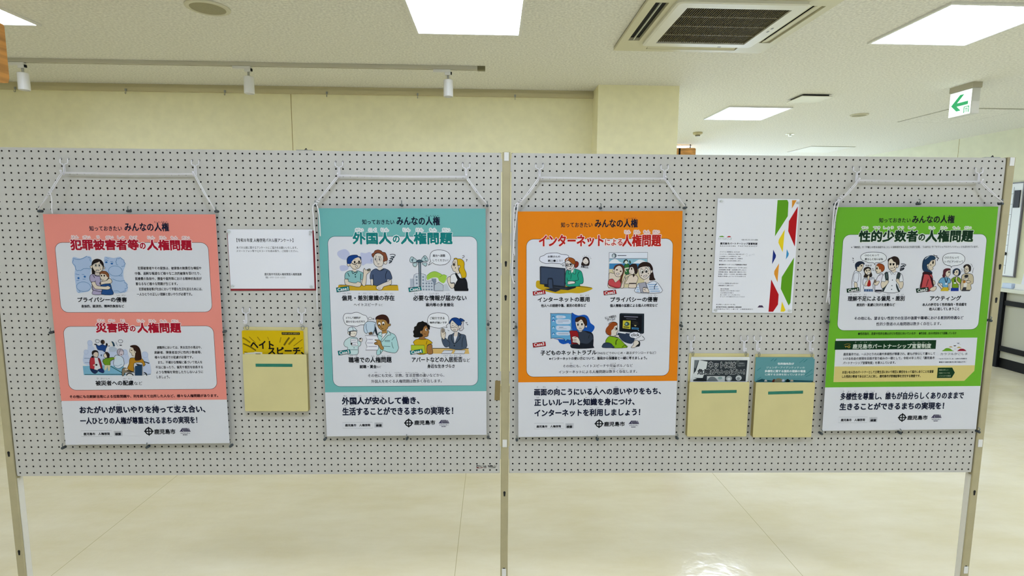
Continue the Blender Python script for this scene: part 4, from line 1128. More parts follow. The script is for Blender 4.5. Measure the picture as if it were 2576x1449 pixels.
('caption_lettering','本人の許可なく性的指向・性自認を',3445,3531,5112,3643,'1c1e24',3,''),
('caption_lettering','他人に話してしまうこと',3708,3699,4851,3808,'1c1e24',3,''),
('body_lettering','その他にも、望まない性別での生活の強要や職場における差別的待遇など',929,4025,5035,4148,'141a33',2,''),
('body_lettering','性的少数者の人権問題は数多く存在します。',1766,4240,4211,4370,'141a33',1,''),
('body_lettering','❶性的指向…恋愛や性的な関心がどの性別に向いているか',1107,4618,3283,4715,'10240f',2,''),
('body_lettering','❷性自認…自分の性別をどう認識しているか',3409,4623,4822,4717,'10240f',2,''),
('caption_lettering','鹿児島市パートナーシップ宣誓制度',941,5059,3908,5237,'e6efe0',2,''),
('caption_lettering','か',1014,4968,1064,5008,'dfe8d8',0,''),
('caption_lettering','ご',1215,4970,1265,5010,'dfe8d8',0,''),
('caption_lettering','しま',1365,4972,1466,5012,'dfe8d8',0,''),
('caption_lettering','し',1600,4974,1633,5014,'dfe8d8',0,''),
('caption_lettering','せん',3194,4990,3295,5030,'dfe8d8',0,''),
('caption_lettering','せい',3379,4992,3480,5032,'dfe8d8',0,''),
('caption_lettering','せい',3564,4994,3665,5034,'dfe8d8',0,''),
('caption_lettering','ど',3783,4995,3834,5036,'dfe8d8',0,''),
('body_lettering','鹿児島市では、一人ひとりの人権や多様性が尊重され、誰もが安心して暮らして',609,5391,4083,5495,'222834',2,''),
('body_lettering','いける社会の実現を目指す取り組みの一環として、令和４年１月に「鹿児島市',614,5556,4085,5661,'222834',2,''),
('body_lettering','パートナーシップ宣誓制度」を導入しています。',616,5724,2609,5829,'222834',2,''),
('body_lettering','お互いを人生のパートナーとして日常生活において相互に責任をもって協力し合うことを宣誓',616,6081,4089,6187,'33321c',3,''),
('body_lettering','した性的少数者であるお二人に対し、鹿児島市が受領証等を交付する制度です。',617,6245,3605,6351,'33321c',3,''),
('caption_lettering','カラフルかごしま',4290,5417,5325,5507,'4a5058',1,''),
('body_lettering','「カラフルかごしま」は性の多様性を',4257,5627,5323,5674,'2c3444',2,''),
('body_lettering','尊重する鹿児島市の取り組みです。',4268,5751,5288,5803,'2c3444',2,''),
('body_lettering','制度の詳しい',4292,6051,4648,6103,'b7c9a4',1,''),
('body_lettering','内容については',4303,6172,4715,6221,'b7c9a4',1,''),
('body_lettering','こちらから確認',4304,6283,4760,6335,'b7c9a4',1,''),
('slogan_lettering','多様性を尊重し、誰もが自分らしくありのままで',617,6934,5327,7203,'141a33',4,''),
('slogan_lettering','生きることができるまちの実現を！',611,7336,4605,7603,'141a33',4,''),
('slogan_lettering','た',690,6844,741,6889,'141a33',0,''),
('slogan_lettering','よう',894,6847,995,6892,'141a33',0,''),
('slogan_lettering','せい',1114,6850,1215,6894,'141a33',0,''),
('slogan_lettering','そん',1554,6855,1656,6900,'141a33',0,''),
('slogan_lettering','ちょう',1741,6858,1894,6902,'141a33',0,''),
('slogan_lettering','だれ',2369,6865,2471,6910,'141a33',0,''),
('slogan_lettering','じ',3067,6873,3118,6918,'141a33',0,''),
('slogan_lettering','ぶん',3254,6876,3349,6921,'141a33',0,''),
('slogan_lettering','い',716,7223,760,7267,'141a33',0,''),
('slogan_lettering','じつ',3724,7261,3826,7306,'141a33',0,''),
('slogan_lettering','げん',3970,7264,4079,7310,'141a33',0,''),
('footer_lettering','鹿児島市\u3000人権啓発',688,7945,1613,8043,'1c1e24',3,''),
('footer_lettering','検索',1823,7970,2038,8067,'1c1e24',4,''),
('footer_lettering','鹿児島市',3239,7846,4011,8014,'1c1e24',3,''),
('footer_lettering','けんさく',1824,7921,2025,7956,'1c1e24',0,''),
],
'notice':[
('title_lettering','【令和８年度 人権啓発パネル展アンケート】',345,323,2351,456,'1c1e24',2,''),
('body_lettering','本パネル展に関するアンケートにご協力をお願いいたします。',326,607,2485,701,'1c1e24',1,''),
('body_lettering','スマートフォン等でＱＲコードを読み取り、ご回答ください。',319,735,2504,824,'1c1e24',1,''),
('body_lettering','鹿児島市市民局人権政策部人権推進課',1273,1569,2592,1658,'1c1e24',2,''),
('body_lettering','電話：０９９－２１６－１２２２',1307,1690,2006,1765,'1c1e24',1,''),
],
'flyer':[
('title_lettering','カラフルかごしま',86,1413,584,1496,'7d9a8a',0,''),
('body_lettering','令和４年１月１日から開始',949,1462,1557,1514,'1c1e24',1,''),
('title_lettering','鹿児島市パートナーシップ宣誓制度',172,1591,1548,1668,'23232c',3,''),
('title_lettering','ＫＡＧＯＳＨＩＭＡ\u3000ＰＡＲＴＮＥＲＳＨＩＰ',177,1697,1540,1745,'23232c',1,''),
('body_lettering','パートナーシップ宣誓制度とは、互いを人生の',174,1914,914,1960,'3a3a4a',1,''),
('body_lettering','パートナーとし、日常生活において相互に協力し合う',172,1997,1087,2042,'3a3a4a',1,''),
('body_lettering','ことを約束した二人が宣誓を行い、市が',169,2079,948,2124,'3a3a4a',1,''),
('body_lettering','受領証等を交付する制度です。多様性を',167,2159,1030,2204,'3a3a4a',1,''),
('body_lettering','尊重し合える社会を目指します。',164,2240,979,2285,'3a3a4a',1,''),
('body_lettering','鹿児島市パートナーシップ宣誓制度の手続き',165,2380,1198,2429,'23232c',2,''),
('body_lettering','宣誓日の予約（電話またはメールで申し込む）',171,2493,1204,2539,'3a3a4a',1,''),
('body_lettering','必要書類の準備（住民票の写しなど）',168,2575,1182,2620,'3a3a4a',1,''),
('body_lettering','宣誓書の提出（職員の前で署名をする）',162,2655,1187,2701,'3a3a4a',1,''),
('body_lettering','受領証、受領カードの交付（後日郵送も可能）',160,2736,1207,2782,'3a3a4a',1,''),
('body_lettering','制度の見直しについてのお知らせ',154,2814,1188,2860,'3a3a4a',1,''),
('body_lettering','パートナーシップ宣誓制度に関するお問い合わせ',167,3075,922,3121,'3a3a4a',1,''),
('body_lettering','人権推進課までご連絡ください',171,3157,750,3203,'3a3a4a',1,''),
('body_lettering','受付時間',268,3285,577,3330,'3a3a4a',1,''),
('body_lettering','午前８時３０分から午後５時１５分まで',265,3354,988,3399,'3a3a4a',1,''),
('body_lettering','土日祝日を除く',269,3430,764,3475,'3a3a4a',1,''),
('body_lettering','詳しくは市ホームページをご覧ください',272,3503,1012,3549,'3a3a4a',1,''),
('body_lettering','ホームページから様式をダウンロードできます',269,3574,1196,3619,'3a3a4a',1,''),
('footer_lettering','お問い合わせ先',134,3869,858,3912,'3a3a4a',1,''),
('footer_lettering','鹿児島市市民局人権政策部人権推進課',139,3960,1092,4008,'23232c',2,''),
('footer_lettering','鹿児島市山下町１１番１号\u3000人権推進課窓口',142,4039,1521,4081,'3a3a4a',1,''),
],
'leaf1':[
('title_lettering','ヘイト',298,374,1122,653,'15130f',4,''),
('title_lettering','スピーチ、',925,602,2204,872,'15130f',4,''),
('body_lettering','STOP! HATE SPEECH',1466,70,2062,118,'b8a860',1,''),
],
'leaf2':[
('title_lettering','ネットには',658,195,1677,430,'2a2d30',4,'d8dcdc'),
('title_lettering','危険がいっぱい！',262,472,2039,676,'2a2d30',4,'d8dcdc'),
('body_lettering','無料配布',1820,225,1988,265,'a8acac',1,''),
('body_lettering','ご自由にどうぞ',1763,326,2026,366,'a8acac',1,''),
],
'leaf3':[
('body_lettering','性的指向及び',840,216,1457,297,'e6eeee',3,''),
('body_lettering','ジェンダーアイデンティティの',421,363,1876,444,'d6e4e4',1,''),
('body_lettering','多様性に関する国民の理解の増進',370,499,1916,590,'e6eeee',3,''),
('body_lettering','に関する法律を知っていますか？',388,636,1886,712,'dce8e8',2,''),
],
}
# ---------------------------------------------------------------- materials of the place
m_ceil=mat('ceiling_board','#ebe9e1',.9,noise=(70,.15,4),bump=(120,.5,.004))
m_wall=mat('cream_wallpaper','#fbf5cb',.85,noise=(14,.03,3),bump=(220,.15,.001))
m_wallr=mat('pale_green_wall','#e2e2c8',.85,noise=(10,.03,3))
m_rail=mat('grey_brown_rail','#d0c69e',.5)
m_peg=mat('grey_pegboard','#c4c2ba',.6,noise=(35,.035,4),bump=(300,.12,.0006))
m_post=mat('beige_steel','#b3a985',.45,noise=(18,.05,3))
m_white=mat('white_plastic','#e9e8e4',.4)
m_wire=mat('white_coated_wire','#eceaf0',.35)
m_cord=mat('white_cord','#e6e4e6',.8,bump=(900,.5,.0008))
m_dark=mat('dark_slot','#0b0b0a',.8)
m_clip=mat('smoky_grey_plastic','#3c4448',.25)
m_clip2=mat('grey_plastic','#7d8380',.3)
m_black=mat('black_frame','#090a0d',.55,spec=.2)
m_steel=mat('grey_metal','#a6a8a8',.35,metal=.8)
m_cream=mat('cream_vinyl','#d3c88f',.5,noise=(12,.03,2))
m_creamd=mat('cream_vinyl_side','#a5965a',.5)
m_green=mat('green_tape','#187560',.5,noise=(60,.14,3,(1,1,3)))
m_wood=mat('honey_wood','#d79a55',.5,noise=(9,.28,5,(1,.35,4)))
m_red=mat('red_board','#8e1526',.55)
m_paper=mat('white_paper','#e7e8ed',.7)
m_sleeve=mat('clear_sheet','#202020',.10,trans=(.962,'#ffffff'))
m_pin=mat('clear_pin','#e8ebe8',.1,trans=(.45,'#f4f6f4'))
m_lamp=mat('lit_diffuser','#f4f8fa',.5,emit=('#dae6ff',LAMP))
m_brown=mat('brown_tape','#8a7748',.5,noise=(40,.06,2))
def floor_material():
    m=bpy.data.materials.new('cream_vinyl_floor'); m.use_nodes=True; nt=m.node_tree; N=nt.nodes.new; Lk=nt.links.new; b=nt.nodes['Principled BSDF']
    tc=N('ShaderNodeTexCoord'); mp=N('ShaderNodeMapping'); mp.inputs['Scale'].default_value=(.8,2.2,1); Lk(tc.outputs['Object'],mp.inputs[0])
    n=N('ShaderNodeTexNoise'); n.inputs['Scale'].default_value=2.2; n.inputs['Detail'].default_value=5; n.inputs['Roughness'].default_value=.6; Lk(mp.outputs[0],n.inputs['Vector'])
    r=N('ShaderNodeValToRGB'); r.color_ramp.elements[0].position=.32; r.color_ramp.elements[1].position=.7
    r.color_ramp.elements[0].color=lin('#d3c8a4'); r.color_ramp.elements[1].color=lin('#ded6ba'); Lk(n.outputs['Fac'],r.inputs[0])
    sx=N('ShaderNodeSeparateXYZ'); Lk(tc.outputs['Object'],sx.inputs[0]); prev=None
    for x0 in (-3.78,-1.98,-.212,1.337):
        s=N('ShaderNodeMath'); s.operation='SUBTRACT'; Lk(sx.outputs[0],s.inputs[0]); s.inputs[1].default_value=x0
        a=N('ShaderNodeMath'); a.operation='ABSOLUTE'; Lk(s.outputs[0],a.inputs[0])
        c=N('ShaderNodeMath'); c.operation='LESS_THAN'; Lk(a.outputs[0],c.inputs[0]); c.inputs[1].default_value=.0016
        if prev:
            q=N('ShaderNodeMath'); q.operation='MAXIMUM'; Lk(prev.outputs[0],q.inputs[0]); Lk(c.outputs[0],q.inputs[1]); prev=q
        else: prev=c
    mx=N('ShaderNodeMix'); mx.data_type='RGBA'; mx.inputs['B'].default_value=lin('#b3a983'); Lk(prev.outputs[0],mx.inputs['Factor']); Lk(r.outputs[0],mx.inputs['A']); Lk(mx.outputs['Result'],b.inputs['Base Color'])
    b.inputs['Roughness'].default_value=.13; b.inputs['Specular IOR Level'].default_value=.45
    n2=N('ShaderNodeTexNoise'); n2.inputs['Scale'].default_value=14; n2.inputs['Detail'].default_value=3; Lk(tc.outputs['Object'],n2.inputs['Vector'])
    bp=N('ShaderNodeBump'); bp.inputs['Strength'].default_value=.16; bp.inputs['Distance'].default_value=.01; Lk(n2.outputs['Fac'],bp.inputs['Height']); Lk(bp.outputs[0],b.inputs['Normal'])
    return m
m_floor=floor_material()
# ---------------------------------------------------------------- the room
XL,XR,YB,YF,YW=-6.0,6.07,-6.0,10.0,2.90
b=B(); b.box(XL-.1,XR+.1,YB-.1,YF+.1,-.12,0,m_floor); b.build('floor',kind='structure')
b=B(); b.box(XL-.1,XR+.1,YB-.1,YF+.1,H,H+.12,m_ceil); b.build('ceiling',kind='structure')
b=B(); b.box(XL,.90,YW,YW+.12,0,H,m_wall)
m_seam=mat('wall_joint','#9a8434',.8)
b.box(-1.789,-1.785,YW-.0012,YW+.01,0,H,m_seam)
b.build('wall_back',kind='structure')
b=B(); b.box(.82,1.50,2.66,3.4,0,H,m_wall); b.build('wall_pillar',kind='structure')
b=B(); b.box(.84,.90,YW+.13,YF,0,H,m_wall); b.build('wall_behind_pillar',kind='structure')
b=B(); b.box(XL-.1,XL,YB,YW+.12,0,H,m_wall); b.build('wall_left',kind='structure')
b=B(); b.box(XR,XR+.1,YB,YF,0,H,m_wallr); b.box(XR-.0012,XR+.01,5.13,5.134,0,H,m_seam); b.build('wall_right',kind='structure')
b=B(); b.box(XL,XR,YB-.1,YB,0,H,mat('white_wall','#eeeeea',.85)); b.build('wall_front',kind='structure')
b=B(); b.box(.78,XR,YF,YF+.1,0,H,m_wallr); b.build('wall_far',kind='structure')
m_sky=mat('daylit_window_glass','#dfe9f5',.3,emit=('#bcd4ff',8.0))
for i in range(2):
    x0=1.6+i*2.2; b=B(); b.box(x0,x0+1.8,YF-.03,YF-.012,.9,2.45,m_sky); 
    for q in ((x0-.05,x0,.85,2.5),(x0+1.8,x0+1.85,.85,2.5),(x0+.88,x0+.92,.9,2.45)): b.box(q[0],q[1],YF-.06,YF-.001,q[2],q[3],m_white)
    b.box(x0,x0+1.8,YF-.06,YF-.001,.85,.9,m_white); b.box(x0,x0+1.8,YF-.06,YF-.001,2.45,2.5,m_white); b.build('window_%d'%(i+1),kind='structure')
b=B(); b.box(XL,.82,YW-.008,YW-.0005,0,.06,m_rail); b.build('baseboard_back',kind='structure')
# picture rail with its hooks
b=B(); b.box(XL,.82,YW-.030,YW-.0005,2.640,2.674,m_rail); b.box(XL,.82,YW-.022,YW-.0005,2.674,2.6995,m_rail); b.build('trim_1',kind='structure')
RH=[(-4.05,'at the far left end'),(-3.146,'second from the left end'),(-2.325,'left of the second spotlight'),(-1.47,'right of the wall joint'),(-.70,'left of the third spotlight'),(.137,'nearest the pillar')]
for x,wd in RH:
    h=thing('picture_rail_hook','small metal picture rail hook %s of the back wall rail'%wd if 'end' in wd else 'small metal picture rail hook on the back wall rail, %s'%wd,'hook',(x,YW-.034,2.640),group='hooks on the picture rail')
    b=B(); b.box(-.007,.007,-.005,.0035,-.004,.016,m_steel); b.tube([(0,-.001,0),(0,-.001,-.018),(0,-.006,-.027),(0,-.014,-.025),(0,-.016,-.016)],.0022,m_steel,6); b.build('hook_wire',h)
# ---------------------------------------------------------------- ceiling lights
def ceiling_light(x,y,label):
    t=thing('ceiling_light_panel',label,'ceiling light',(x,y,H),group='square ceiling light panels')
    b=B(); o,i=.318,.302
    for q in ((-o,o,-o,-i),(-o,o,i,o),(-o,-i,-i,i),(i,o,-i,i)): b.box(q[0],q[1],q[2],q[3],-.012,-.0005,m_white)
    b.build('frame',t)
    b=B(); b.box(-i,i,-i,i,-.009,-.002,m_lamp); b.build('diffuser',t)
ceiling_light(-.20,1.175,'square white ceiling light panel lit above the middle post, cut by the top edge')
ceiling_light(2.62,1.20,'square lit ceiling light panel at top right beyond the air conditioner')
ceiling_light(-3.04,1.165,'square lit ceiling light panel at top left above the hanging wooden board')
ceiling_light(2.55,3.70,'square lit ceiling light panel right of the pillar, deeper in the hall')
ceiling_light(2.50,6.28,'small distant lit ceiling light panel just above the wooden board beside the pillar')
for x in (-3.04,-.2,2.62,5.35):
    for y in (-1.35,-3.88): ceiling_light(x,y,'square lit ceiling light panel behind the viewer, over the aisle')
ceiling_light(5.35,1.2,'square lit ceiling light panel outside the view at far right')
for x,y in ((5.3,8.8),(2.5,8.8)): ceiling_light(x,y,'square lit ceiling light panel at the far end of the hall, hidden by the display board')
# ---------------------------------------------------------------- air conditioner cassette
ac=thing('ceiling_air_conditioner','large square beige ceiling air conditioner with a slatted dark intake grille','air conditioner',(1.225,1.21,H))
m_ac=mat('beige_ac_plastic','#d6d1b6',.45); m_ac2=mat('light_ac_plastic','#e6e4d8',.4)
b=B(); hw=.49
def slotframe(b,slots,zo,zi):
    """flat square panel with four outlet slots cut through"""
    xs=sorted({-hw,hw,*[s[k] for s in slots for k in (0,1)]}); ys=sorted({-hw,hw,*[s[k] for s in slots for k in (2,3)]})
    for i in range(len(xs)-1):
        for j in range(len(ys)-1):
            cx,cy=(xs[i]+xs[i+1])/2,(ys[j]+ys[j+1])/2
            if any(s[0]<cx<s[1] and s[2]<cy<s[3] for s in slots) or (abs(cx)<.33 and abs(cy)<.33): continue
            b.box(xs[i],xs[i+1],ys[j],ys[j+1],zo,zi,m_ac)
SL=[(-.445,-.375,-.29,.29),(.375,.445,-.29,.29),(-.29,.29,-.445,-.375),(-.29,.29,.375,.445),(-.33,.33,-.33,.33)]
slotframe(b,SL,-.022,-.0005); b.box(-hw,hw,-hw,hw,-.0035,-.0005,m_dark); b.build('frame',ac)
for k,(nm,sl) in enumerate(zip(('left','right','far','near'),SL)):
    b=B()
    if k<2:
        s=-1 if k==0 else 1; cx=(sl[0]+sl[1])/2
        if k==0: b.box(cx-.004,cx+.000,sl[2]+.01,sl[3]-.01,-.020,-.010,m_ac2)
        else: b.prism([(cx-.018,-.018),(cx-.014,-.022),(cx+.030,-.012),(cx+.028,-.008)],sl[2]+.005,sl[3]-.005,m_ac)
    else:
        cy=(sl[2]+sl[3])/2
        b.prism([(cy-.010,-.012),(cy-.006,-.008),(cy+.032,-.018),(cy+.028,-.022)],sl[0]+.005,sl[1]-.005,m_ac,axis='x')
    b.build('louver',ac)
b=B(); z0,z1=-.040,-.022
for r in (rrect(-.345,-.345,.345,.345,.03),):
    n=len(r); inner=[(.275*max(-1,min(1,x/.315)),.275*max(-1,min(1,y/.315))) for x,y in r]; lip=[(x*.965,y*.965) for x,y in r]
    vs=[(x,y,-.004) for x,y in r]+[(x,y,z0+.004) for x,y in r]+[(x,y,z0) for x,y in lip]+[(x,y,z0) for x,y in inner]+[(x,y,-.006) for x,y in inner]
    fs=[]
    for k in range(4): fs+=[(k*n+i,(k+1)*n+i,(k+1)*n+(i+1)%n,k*n+(i+1)%n) for i in range(n)]
    b.add(vs,fs,m_ac2)
b.box(.13,.15,.318,.327,-.0415,-.039,m_clip2);b.box(.302,.312,-.02,.0,-.0415,-.039,m_clip2);b.box(.302,.312,.03,.05,-.0415,-.039,m_clip2)
gf=b.build('intake_surround',ac)
b=B(); b.box(-.276,.276,-.276,.276,-.012,-.006,m_dark)
N=46
for i in range(N):
    x=-.272+.544*i/(N-1); b.box(x-.0013,x+.0013,-.276,.276,-.033,-.024,mat('grille_slat','#6d6448',.6))
for y in (-.14,0,.14): b.box(-.276,.276,y-.002,y+.002,-.0338,-.022,mat('grille_rib','#8f8560',.5))
b.build('intake_grille',ac)
# ---------------------------------------------------------------- ceiling speaker, detectors, hatches
def disc(name,label,cat,x,y,r,part=None,mm=None,z=H):
    t=thing(name,label,cat,(x,y,z)); mm=mm or mat('speaker_ring','#d8d4be',.6)
    b=B(); b.lathe([(r,-.0005),(r,-.006),(r*.93,-.010),(r*.80,-.010),(r*.78,-.005)],mm,n=36); b.build('rim',t)
    b=B(); b.lathe([(r*.79,-.003),(r*.79,-.0075),(r*.5,-.009),(0.0,-.0095)],mat('speaker_mesh','#a39d80',.7,noise=(700,.25,2)),n=36); b.build('grille',t); return t
disc('ceiling_speaker','round beige ceiling speaker left of the middle light panel','speaker',-1.594,1.165,.112)
disc('ceiling_speaker','round grey ceiling speaker between the pillar and the green exit sign','speaker',3.743,3.70,.085)
t=thing('smoke_detector','small beige dome smoke detector on the ceiling just right of the pillar','smoke detector',(2.50,4.90,H))
b=B(); b.lathe([(.058,-.0005),(.058,-.018),(.046,-.028),(.034,-.032)],mat('detector_plastic','#cdc39c',.5),n=24); b.build('base',t)
b=B(); b.lathe([(.030,-.030),(.030,-.043),(.026,-.047),(0,-.048)],mat('detector_tip','#8b8466',.5),n=20); b.build('sensor_head',t)
t=thing('sprinkler_head','tiny chrome sprinkler on the ceiling between pillar and exit sign','sprinkler',(3.69,4.93,H))
b=B(); b.lathe([(.05,-.0005),(.045,-.006),(.02,-.010),(.012,-.025),(.022,-.028),(0,-.030)],mat('chrome','#e6e8ea',.15,metal=1),n=20); b.build('rosette',t)
t=thing('ceiling_vent','small square ceiling vent with a dark open slit, above the exit sign side','vent',(2.79,2.98,H))
b=B(); b.box(-.115,.115,-.11,.10,-.016,-.0005,m_dark); b.build('opening',t)
b=B(); b.box(-.135,.135,-.125,.125,-.0225,-.0165,m_ac2); b.build('flap',t)
def hatch(label,x,y,w,d,mm):
    t=thing('ceiling_access_hatch',label,'access hatch',(x,y,H))
    b=B(); o=.010
    for q in ((-w/2,w/2,-d/2,-d/2+o),(-w/2,w/2,d/2-o,d/2),(-w/2,-w/2+o,-d/2+o,d/2-o),(w/2-o,w/2,-d/2+o,d/2-o)): b.box(*q,-.004,-.0005,mat('hatch_rim','#b5b3a6',.5))
    b.build('frame',t); b=B(); b.box(-w/2+o+.004,w/2-o-.004,-d/2+o+.004,d/2-o-.004,-.006,-.0005,mm); b.build('cover',t)
hatch('square ceiling hatch with a metal rim behind the exit sign',4.78,3.68,.74,.74,m_ceil)
hatch('pale square ceiling panel far back, just above the right display board',4.88,6.25,.66,.66,m_white)
# ---------------------------------------------------------------- exit sign
t=thing('exit_sign','lit white ceiling exit sign with a green arrow pointing left','exit sign',(3.80,2.49,H))
b=B(); b.box(-.038,.038,-.122,.105,-.0445,-.0005,mat('sign_housing','#b3ad98',.5)); b.build('housing',t)
m_sign=mat('lit_sign_face','#eef6f2',.4,emit=('#eaf6f4',.95)); m_sgr=mat('lit_sign_green','#0fa463',.4,emit=('#06a35c',.42))
b=B(); b.box(-.033,.033,-.1165,.0995,-.246,-.045,mat('sign_body','#d8d8d2',.4)); b.build('sign_body',t,bevel=.002)
b=B(); b.box(-.0345,-.0332,-.112,.095,-.243,-.052,m_sign); b.build('sign_face',t)
b=B(); X=-.0349
# seen from the left-hand side: horizontal runs from far (+y) on the left to near (-y) on the right
def S(u,v): return (.095-u*.207,-.052-v*.191)
for A in ([(.09,.53),(.47,.14),(.66,.14),(.36,.46),(.87,.46),(.87,.60),(.36,.60),(.56,.80),(.36,.80)],): 
    pts=[S(*a) for a in A]; b.prism(pts,X-.0006,X+.003,m_sgr,axis='x')
for q in ((.70,.73,.68,.94),(.70,.94,.67,.70),(.91,.94,.68,.94),(.76,.88,.75,.78),(.77,.79,.78,.92),(.84,.86,.78,.92)):
    (y0,z0),(y1,z1)=S(q[0],q[2]),S(q[1] if q[1]>q[0] else q[0]+.02,q[3]); b.box(X-.0006,X+.002,y0,y1,z0,z1,m_sgr)
b.build('arrow_symbol',t,label='green arrow with a small door symbol')
b=B(); b.box(-.031,.031,-.1195,-.1167,-.244,-.150,m_white); b.build('side_cap',t)
# ---------------------------------------------------------------- spotlight track
t=thing('lighting_track','long grey ceiling lighting track with a dark slot above the back wall','lighting track',(-.113,2.2,H))
b=B(); L=-4.9
for y0,y1 in ((-.018,-.005),(.005,.018)): b.box(L,0,y0,y1,-.026,-.0005,mat('track_grey','#cdc9b8',.45))
b.box(L,0,-.005,.005,-.010,-.0005,m_dark); b.build('rail',t)
b=B(); b.box(-.055,.002,-.0195,.0195,-.028,-.0005,mat('track_cap','#7d7758',.5)); b.build('end_cap',t)
def spot(x,label,tilt):
    t=thing('track_spotlight',label,'spotlight',(x,2.2,H-.026),group='white spotlights on the ceiling track')
    b=B(); b.box(-.115,.012,-.016,.016,-.020,-.0008,m_white); b.box(-.03,.012,-.014,.014,-.040,-.020,m_white); b.build('track_adapter',t,bevel=.002)
    b=B(); b.box(.0125,.021,-.008,.008,-.034,-.016,m_black); b.build('release_lever',t)
    b=B(); b.tube([(-.006,0,-.040),(-.006,0,-.074)],.008,mat('stem_grey','#b9b7ab',.4),10); b.build('stem',t)
    b=B(); b.lathe([(.030,0),(.035,-.004),(.036,-.118),(.033,-.121),(.030,-.112),(0,-.108)],m_white,n=28); b.build('lamp_head',t,loc=(-.006,0,-.072),rot=tilt)
spot(-3.43,'white cylinder spotlight at the far left of the ceiling track, tilted',(0,.0,0))
spot(-1.83,'white cylinder spotlight in the middle of the ceiling track',(0,0,0))
spot(-.378,'white cylinder spotlight near the right end of the ceiling track',(0,0,0))
# ---------------------------------------------------------------- wooden boards hanging from the ceiling
t=thing('hanging_wooden_board','honey wood board hanging from the ceiling at the left edge of the view','sign board',(-2.52,.0,2.23))
b=B(); pts=[(-.55,0),(.925,0),(.948,.006),(.957,.03),(.957,.28),(.950,.29),(-.55,.29)]; b.prism(pts,-.022,.022,m_wood,axis='x'); b.build('board',t)
for y in (-.3,.55):
    b=B(); b.tube([(0,y,.288),(0,y,.469)],.006,m_black,8); b.build('suspension_rod',t)
b=B(); b.box(-.028,.0,.62,.640,-.05,-.001,m_black); b.build('bracket',t)
t=thing('hanging_wooden_board','honey wood board with a rounded corner hanging far back beside the pillar','sign board',(2.60,5.9,2.25))
b=B(); b.prism(rrect(-.25,0,.245,.395,.02),-.02,.02,m_wood); b.build('board',t)
b=B(); b.box(.0,.022,-.026,-.0205,.0,.392,m_black); b.build('edge_strip',t)
for x in (-.15,.17):
    b=B(); b.tube([(x,0,.394),(x,0,.449)],.006,m_black,8); b.build('suspension_rod',t)
# ---------------------------------------------------------------- counter and notice board on the right
t=thing('reception_counter','white counter with black framed legs and rails along the right wall','counter',(5.80,3.1,0))
b=B(); b.box(-.245,.25,-.72,.75,.845,.885,mat('counter_top','#d4d6cc',.25)); b.build('worktop',t,bevel=.003)
b=B(); b.box(-.20,.24,-.70,.72,.11,.843,mat('counter_panel','#b0b0a4',.35)); b.build('cabinet_panel',t)
for y in (.655,-.70):
    b=B(); b.box(-.235,-.201,y,y+.075,.0,.844,m_black); b.build('leg',t)
for z0,z1 in ((.70,.752),(.19,.245)):
    b=B(); b.box(-.225,-.201,-.624,.654,z0,z1,m_black); b.build('rail',t)
b=B(); b.box(-.2005,.24,-.70,.72,.0,.108,m_black); b.build('plinth',t)
t=thing('document_tray','black document tray standing on the counter behind the white leaflet stand','tray',(5.88,3.62,.8852))
b=B(); b.box(-.10,.10,-.14,.14,0,.006,m_black);b.box(-.10,-.095,-.14,.14,.006,.11,m_black);b.box(.095,.10,-.14,.14,.006,.13,m_black);b.box(-.095,.095,.134,.14,.006,.13,m_black);b.box(-.095,.095,-.14,-.134,.006,.10,m_black);b.box(-.094,.094,-.132,.132,.06,.064,m_black);b.build('tray_body',t)
t=tag((lambda b:(b.box(-.035,.035,-.055,.055,0,.055,mat('pale_blue_box','#c6d4ea',.5)),b.build('tissue_box',loc=(5.63,3.765,.8852),bevel=.004))[1])(B()),'small pale blue box on the counter beside the white leaflet stand','box')
t=thing('leaflet_stand','white leaflet stand with papers on the counter in front of the black tray','leaflet stand',(5.665,3.59,.8852))
b=B(); b.box(-.06,.06,-.10,.10,0,.008,m_white); b.prism([(.03,.008),(.036,.008),(.066,.26),(.06,.26)],-.10,.10,m_white); b.box(-.05,-.045,-.10,.10,.008,.06,m_white); b.build('stand',t)
b=B(); b.prism([(.0,.010),(.012,.010),(.042,.21),(.03,.21)],-.085,.09,m_paper); b.build('leaflets',t)
t=thing('wall_notice_board','tall white notice board with a grey frame on the right wall','notice board',(XR-.002,4.74,.98))
b=B(); b.box(-.018,-.0005,-.58,.58,0,1.08,mat('whiteboard','#e6eaee',.3)); 
for i in range(1,9): b.box(-.0186,-.018,-.468,.56,i*.12,i*.12+.004,mat('rule_line','#7a8088',.5))
b.box(-.0186,-.018,-.472,-.466,.02,1.04,mat('rule_line','#7a8088',.5)); b.build('board',t)
b=B(); fr=mat('board_frame','#6d6a70',.4)
for q in ((-.592,-.58,-.012,1.092),(.58,.592,-.012,1.092)): b.box(-.024,-.0005,q[0],q[1],q[2],q[3],fr)
b.box(-.024,-.0005,-.58,.58,-.012,0,fr);b.box(-.024,-.0005,-.58,.58,1.08,1.092,fr);b.build('frame',t)
for k,(y,z) in enumerate(((-.36,.67),(-.35,.48),(-.345,.27),(-.45,.26),(-.49,.86))):
    b=B()
    if k<4: b.lathe([(.018,-.0188),(.018,-.028),(0,-.029)],m_black,(0,y,z),'x',14); b.build('magnet',t)
    else: b.box(-.028,-.0186,-.555,-.485,.80,1.0,mat('dark_pouch','#26282e',.6)); b.build('pen_holder',t)
